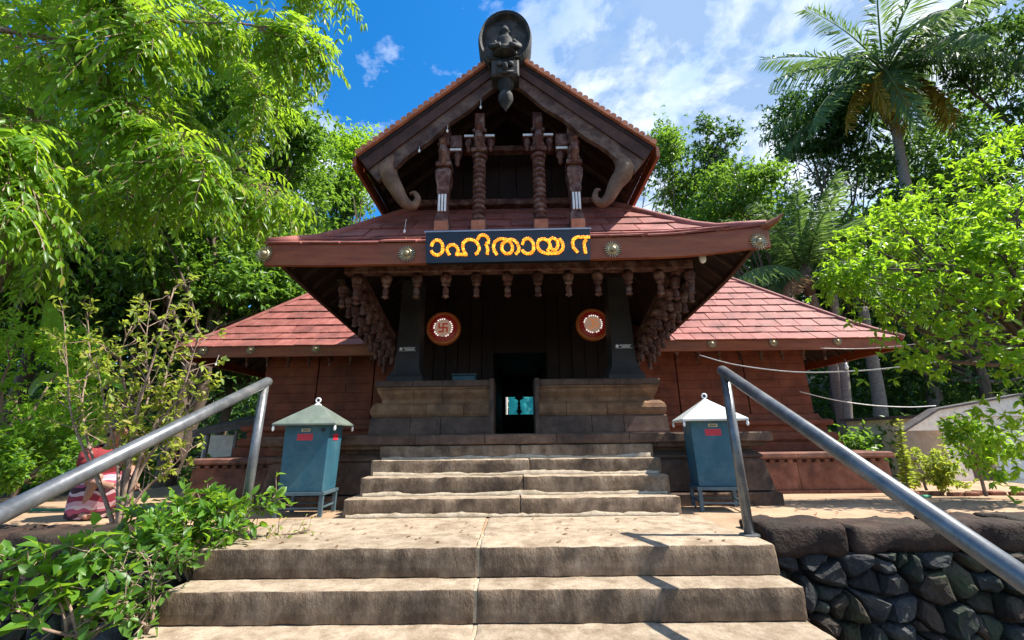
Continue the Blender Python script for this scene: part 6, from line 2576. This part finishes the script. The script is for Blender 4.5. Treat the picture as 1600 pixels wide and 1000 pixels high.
# ---- fine leaved bush, banana and sparse shrub on the left ------------------------------------------------------
c_ = at(35, 600, 5.2)
make_tree('leafy_bush', 'fine leaved light green bush at the left edge behind the handrail', (c_.x, 5.2, -0.05), c_, (1.05, 0.7, 1.05), 15000, 0.062, 'leaf_fresh', 41, k=44, rc=0.24, trunk_r=0.06, cat='bush', per=7, bark='twig', flat=1.1, down=0.5)
c_ = at(40, 720, 4.9)
make_tree('leafy_bush', 'low dark green bush below the fine leaved one at the left edge', (c_.x, 4.9, -0.05), c_, (0.75, 0.5, 0.38), 4500, 0.07, 'leaf_shrub', 42, k=18, rc=0.33, trunk_r=0.04, cat='bush', bark='twig')


def big_leaf(parent, pts, width, mat):
    sp = smooth_path(pts, 6)
    vs, fs = [], []
    n = len(sp)
    for k, p in enumerate(sp):
        t = k / (n - 1)
        d = (sp[min(k + 1, n - 1)] - sp[max(k - 1, 0)]).normalized()
        s = d.cross(Vector((0.2, -0.6, 0.8))).normalized()
        w = width * math.sin(math.pi * min(0.98, 0.06 + t * 0.93)) ** 0.6
        w *= 1 + 0.05 * math.sin(k * 2.1)
        up_ = s.cross(d)
        for q in (-1, -0.5, 0, 0.5, 1):
            vs.append(p + s * w * q + up_ * (abs(q) * w * 0.22))
    for k in range(n - 1):
        for j in range(4):
            i = k * 5 + j
            fs.append((i, i + 1, i + 6, i + 5))
    o = obj('leaf', vs, fs, mat, parent, smooth=True)
    a_ = o.data.attributes.new('tint', 'FLOAT', 'FACE')
    a_.data.foreach_set('value', np.array([0.3 + 0.5 * random.random()] * len(o.data.polygons), np.float32))
    return o


bn0 = at(110, 640, 6.0)
BN = thing('banana_plant', 'young banana plant with broad bright leaves behind the left shrub', 'plant', (bn0.x, 6.0, -0.1))
m = MB()
m.tube([(bn0.x, 6.0, -0.1), (bn0.x + 0.02, 6.0, bn0.z), (bn0.x + 0.03, 6.0, bn0.z + 0.5)], [0.07, 0.06, 0.03], 8)
m.build('stem', 'leaf_banana', BN, smooth=True)
for pts, w in (([(105, 600, 6.0), (95, 555, 5.9), (82, 500, 5.8), (74, 470, 5.75)], 0.11),
               ([(110, 600, 6.0), (115, 565, 5.9), (135, 545, 5.7), (158, 540, 5.6)], 0.12),
               ([(108, 605, 6.0), (135, 588, 5.7), (170, 592, 5.5), (196, 612, 5.4)], 0.075),
               ([(105, 605, 6.0), (85, 590, 6.0), (60, 600, 5.9), (45, 620, 5.9)], 0.11)):
    big_leaf(BN, [at(*p) for p in pts], w, 'leaf_banana')

g = np.random.default_rng(52)
SBp = at(186, 815, 3.62)
SB_ = thing('sparse_shrub', 'open branching shrub with few yellowish leaves behind the left retaining wall', 'shrub', (SBp.x, 3.62, 0.0))
tips = []
stem_px = [[(188, 818), (200, 770), (228, 700), (250, 640), (262, 575), (290, 500)],
           [(186, 818), (196, 760), (205, 700), (215, 640), (240, 560), (272, 450)],
           [(184, 818), (186, 760), (178, 690), (165, 640), (150, 560)],
           [(180, 816), (160, 770), (130, 700), (112, 650), (106, 590), (100, 500)],
           [(190, 818), (215, 745), (250, 690), (285, 655), (320, 600)],
           [(190, 816), (222, 770), (262, 735), (300, 700)],
           [(186, 816), (200, 700), (232, 620), (228, 540), (236, 470)],
           [(182, 816), (152, 740), (128, 640), (140, 560), (136, 480)],
           [(188, 816), (230, 690), (280, 620), (300, 560), (312, 520)],
           [(186, 816), (186, 720), (196, 620), (188, 560), (200, 520)]]
for si, sp_px in enumerate(stem_px):
    yy = 3.62 + g.uniform(-0.25, 0.35)
    pts = [at(a, b, 3.62 + (yy - 3.62) * k / (len(sp_px) - 1)) for k, (a, b) in enumerate(sp_px)]
    pts[0].z = min(pts[0].z, 0.0)
    pts = smooth_path(pts, 5)
    m = MB()
    n = len(pts)
    r0 = 0.026 if si in (0, 1) else 0.015
    m.tube(pts, [r0 * (1 - 0.85 * k / (n - 1)) for k in range(n)], 6)
    for k in range(n // 3, n, 1):
        for q in range(1 + (k % 2)):
            d = Vector((g.normal() * 0.8, g.normal() * 0.6, 0.5 + 0.5 * g.random())).normalized()
            ln = g.uniform(0.08, 0.30)
            e = pts[k] + d * ln
            m.tube([pts[k], pts[k].lerp(e, 0.5) + Vector(g.normal(size=3)) * 0.012, e], [0.005, 0.004, 0.0025], 4, cap=False)
            tips.append((e, d))
            if g.random() < 0.4:
                tips.append((pts[k].lerp(e, 0.6), d))
    m.build('stem', 'twig', SB_, smooth=True)
P, T, N = [], [], []
for e, d in tips:
    for q in range(int(g.integers(3, 8))):
        P.append(tuple(e + Vector(g.normal(size=3)) * 0.018))
        T.append(tuple(d * 0.5 + Vector(g.normal(size=3)) * 0.8))
        N.append(tuple(Vector((0, 0, 1)) + Vector(g.normal(size=3)) * 0.5))
nn = len(P)
leaf_object('foliage', P, T, N, 0.058 * (0.6 + 0.8 * g.random(nn)), 0.034, g.random(nn), 'leaf_bush', SB_, (SBp.x, 3.62, 0.0), fine=True)


# ---- shrubs spilling over the left wall ------------------------------------------------------------------------------
def arching_shrub(label, base_px, stems, leaf, wid, mat, seed, per_node=3, name='leafy_shrub', twigs=3):
    g = np.random.default_rng(seed)
    b = at(*base_px)
    t = thing(name, label, 'shrub', tuple(b), 'low leafy shrubs at the left wall')
    P, T, N = [], [], []
    m = MB()
    for s_ in stems:
        pts = smooth_path([b + Vector(g.normal(size=3)) * 0.02] + [at(*p) for p in s_], 6)
        n = len(pts)
        m.tube(pts, [0.009 * (1 - 0.75 * k / (n - 1)) for k in range(n)], 5, cap=False)
        for k in range(int(n * 0.25), n):
            fw = (pts[min(n - 1, k + 1)] - pts[max(0, k - 1)]).normalized()
            ends = [(pts[k], fw)]
            for q in range(twigs if k > n * 0.4 else 1):
                d = (fw * 0.4 + Vector(g.normal(size=3)) * 0.7 + Vector((0, 0, 0.25))).normalized()
                e = pts[k] + d * g.uniform(0.04, 0.15)
                m.tube([pts[k], e], [0.004, 0.002], 4, cap=False)
                ends.append((e, d))
                ends.append((pts[k].lerp(e, 0.5), d))
            for (e, d) in ends:
                for q in range(per_node):
                    P.append(tuple(e + Vector(g.normal(size=3)) * 0.008))
                    T.append(tuple(d * 0.7 + Vector(g.normal(size=3)) * 0.65))
                    N.append(tuple(Vector((0.1, -0.2, 1)) + Vector(g.normal(size=3)) * 0.45))
    m.build('stem', 'twig', t, smooth=True)
    n = len(P)
    L_ = leaf * (0.6 + 0.75 * g.random(n))
    leaf_object('foliage', P, T, N, L_, L_ * wid, g.random(n), mat, t, tuple(b), fine=True)
    return t


arching_shrub('bright leafy shrub leaning over the left end of the landing', (300, 905, 3.05),
              [[(300, 850, 3.1), (340, 815, 3.15), (380, 805, 3.2), (432, 776, 3.25)],
               [(290, 850, 3.05), (320, 800, 3.1), (350, 790, 3.15)],
               [(280, 850, 3.0), (270, 810, 3.05), (290, 785, 3.1)],
               [(270, 860, 3.0), (235, 820, 3.05), (215, 805, 3.1)],
               [(300, 870, 2.95), (350, 840, 3.0), (370, 828, 3.05)],
               [(260, 870, 2.95), (220, 850, 2.95), (185, 835, 3.0)],
               [(290, 860, 2.9), (255, 840, 2.9), (250, 825, 2.9)],
               [(300, 860, 3.1), (310, 800, 3.2), (330, 778, 3.25)]], 0.068, 0.5, 'leaf_shrub', 61, per_node=2)
arching_shrub('shrub with large rounded leaves in the lower left corner', (120, 1010, 2.5),
              [[(100, 960, 2.5), (70, 900, 2.45), (30, 880, 2.4), (-20, 900, 2.35)],
               [(110, 950, 2.5), (90, 900, 2.5), (110, 870, 2.5), (140, 860, 2.5)],
               [(140, 970, 2.5), (170, 940, 2.5), (200, 940, 2.5)],
               [(60, 980, 2.4), (20, 950, 2.35), (-20, 960, 2.3)],
               [(130, 950, 2.6), (120, 900, 2.6), (160, 860, 2.6)]], 0.085, 0.6, 'leaf_shrub', 62, per_node=1, twigs=2)
arching_shrub('thin dark twiggy shrub beside the lower steps on the left', (220, 1010, 2.6),
              [[(230, 950, 2.6), (260, 890, 2.65), (300, 870, 2.7)],
               [(215, 960, 2.6), (200, 900, 2.6), (170, 870, 2.6)],
               [(240, 960, 2.6), (235, 900, 2.65), (225, 860, 2.7)],
               [(225, 975, 2.55), (190, 965, 2.5), (160, 980, 2.5)]], 0.055, 0.5, 'leaf_mid', 63, per_node=1, twigs=2)

arching_shrub('small creeper with pale leaves on the left edge of the landing', (405, 838, 3.3),
              [[(430, 836, 3.3), (455, 834, 3.32), (482, 830, 3.36)], [(420, 842, 3.2), (450, 840, 3.22)]], 0.030, 0.5, 'leaf_bush', 64, per_node=1, twigs=1)
# weeds at the foot of the right wall and fallen leaves
g = np.random.default_rng(91)
n = 260
PP = np.stack([g.uniform(-2.0, 6.0, n), g.uniform(2.95, 5.6, n), np.zeros(n)], 1)
PP[:, 2] = [court_z(x, y) + 0.012 for x, y, z in PP]
inst = (PP[:, 0] < 1.6) & (PP[:, 1] < 4.0)
PP[inst, 2] = 0.006
PP = PP[~((PP[:, 0] > -1.65) & (PP[:, 0] < 1.55) & (PP[:, 1] > 3.9))]
PP = PP[~((PP[:, 1] < 3.55) & (PP[:, 0] > 1.55))]
n = len(PP)
an = g.random(n) * 6.28
leaf_object_ = leaf_object('fallen_leaves', PP, np.stack([np.cos(an), np.sin(an), 0 * an], 1), np.tile([0, 0, 1.0], (n, 1)) + g.normal(size=(n, 3)) * 0.15, 0.045 * (0.6 + 0.7 * g.random(n)), 0.02, g.random(n), 'leaf_dry')
tag(leaf_object_, 'small dry leaves scattered over the landing and courtyard', kind='stuff')
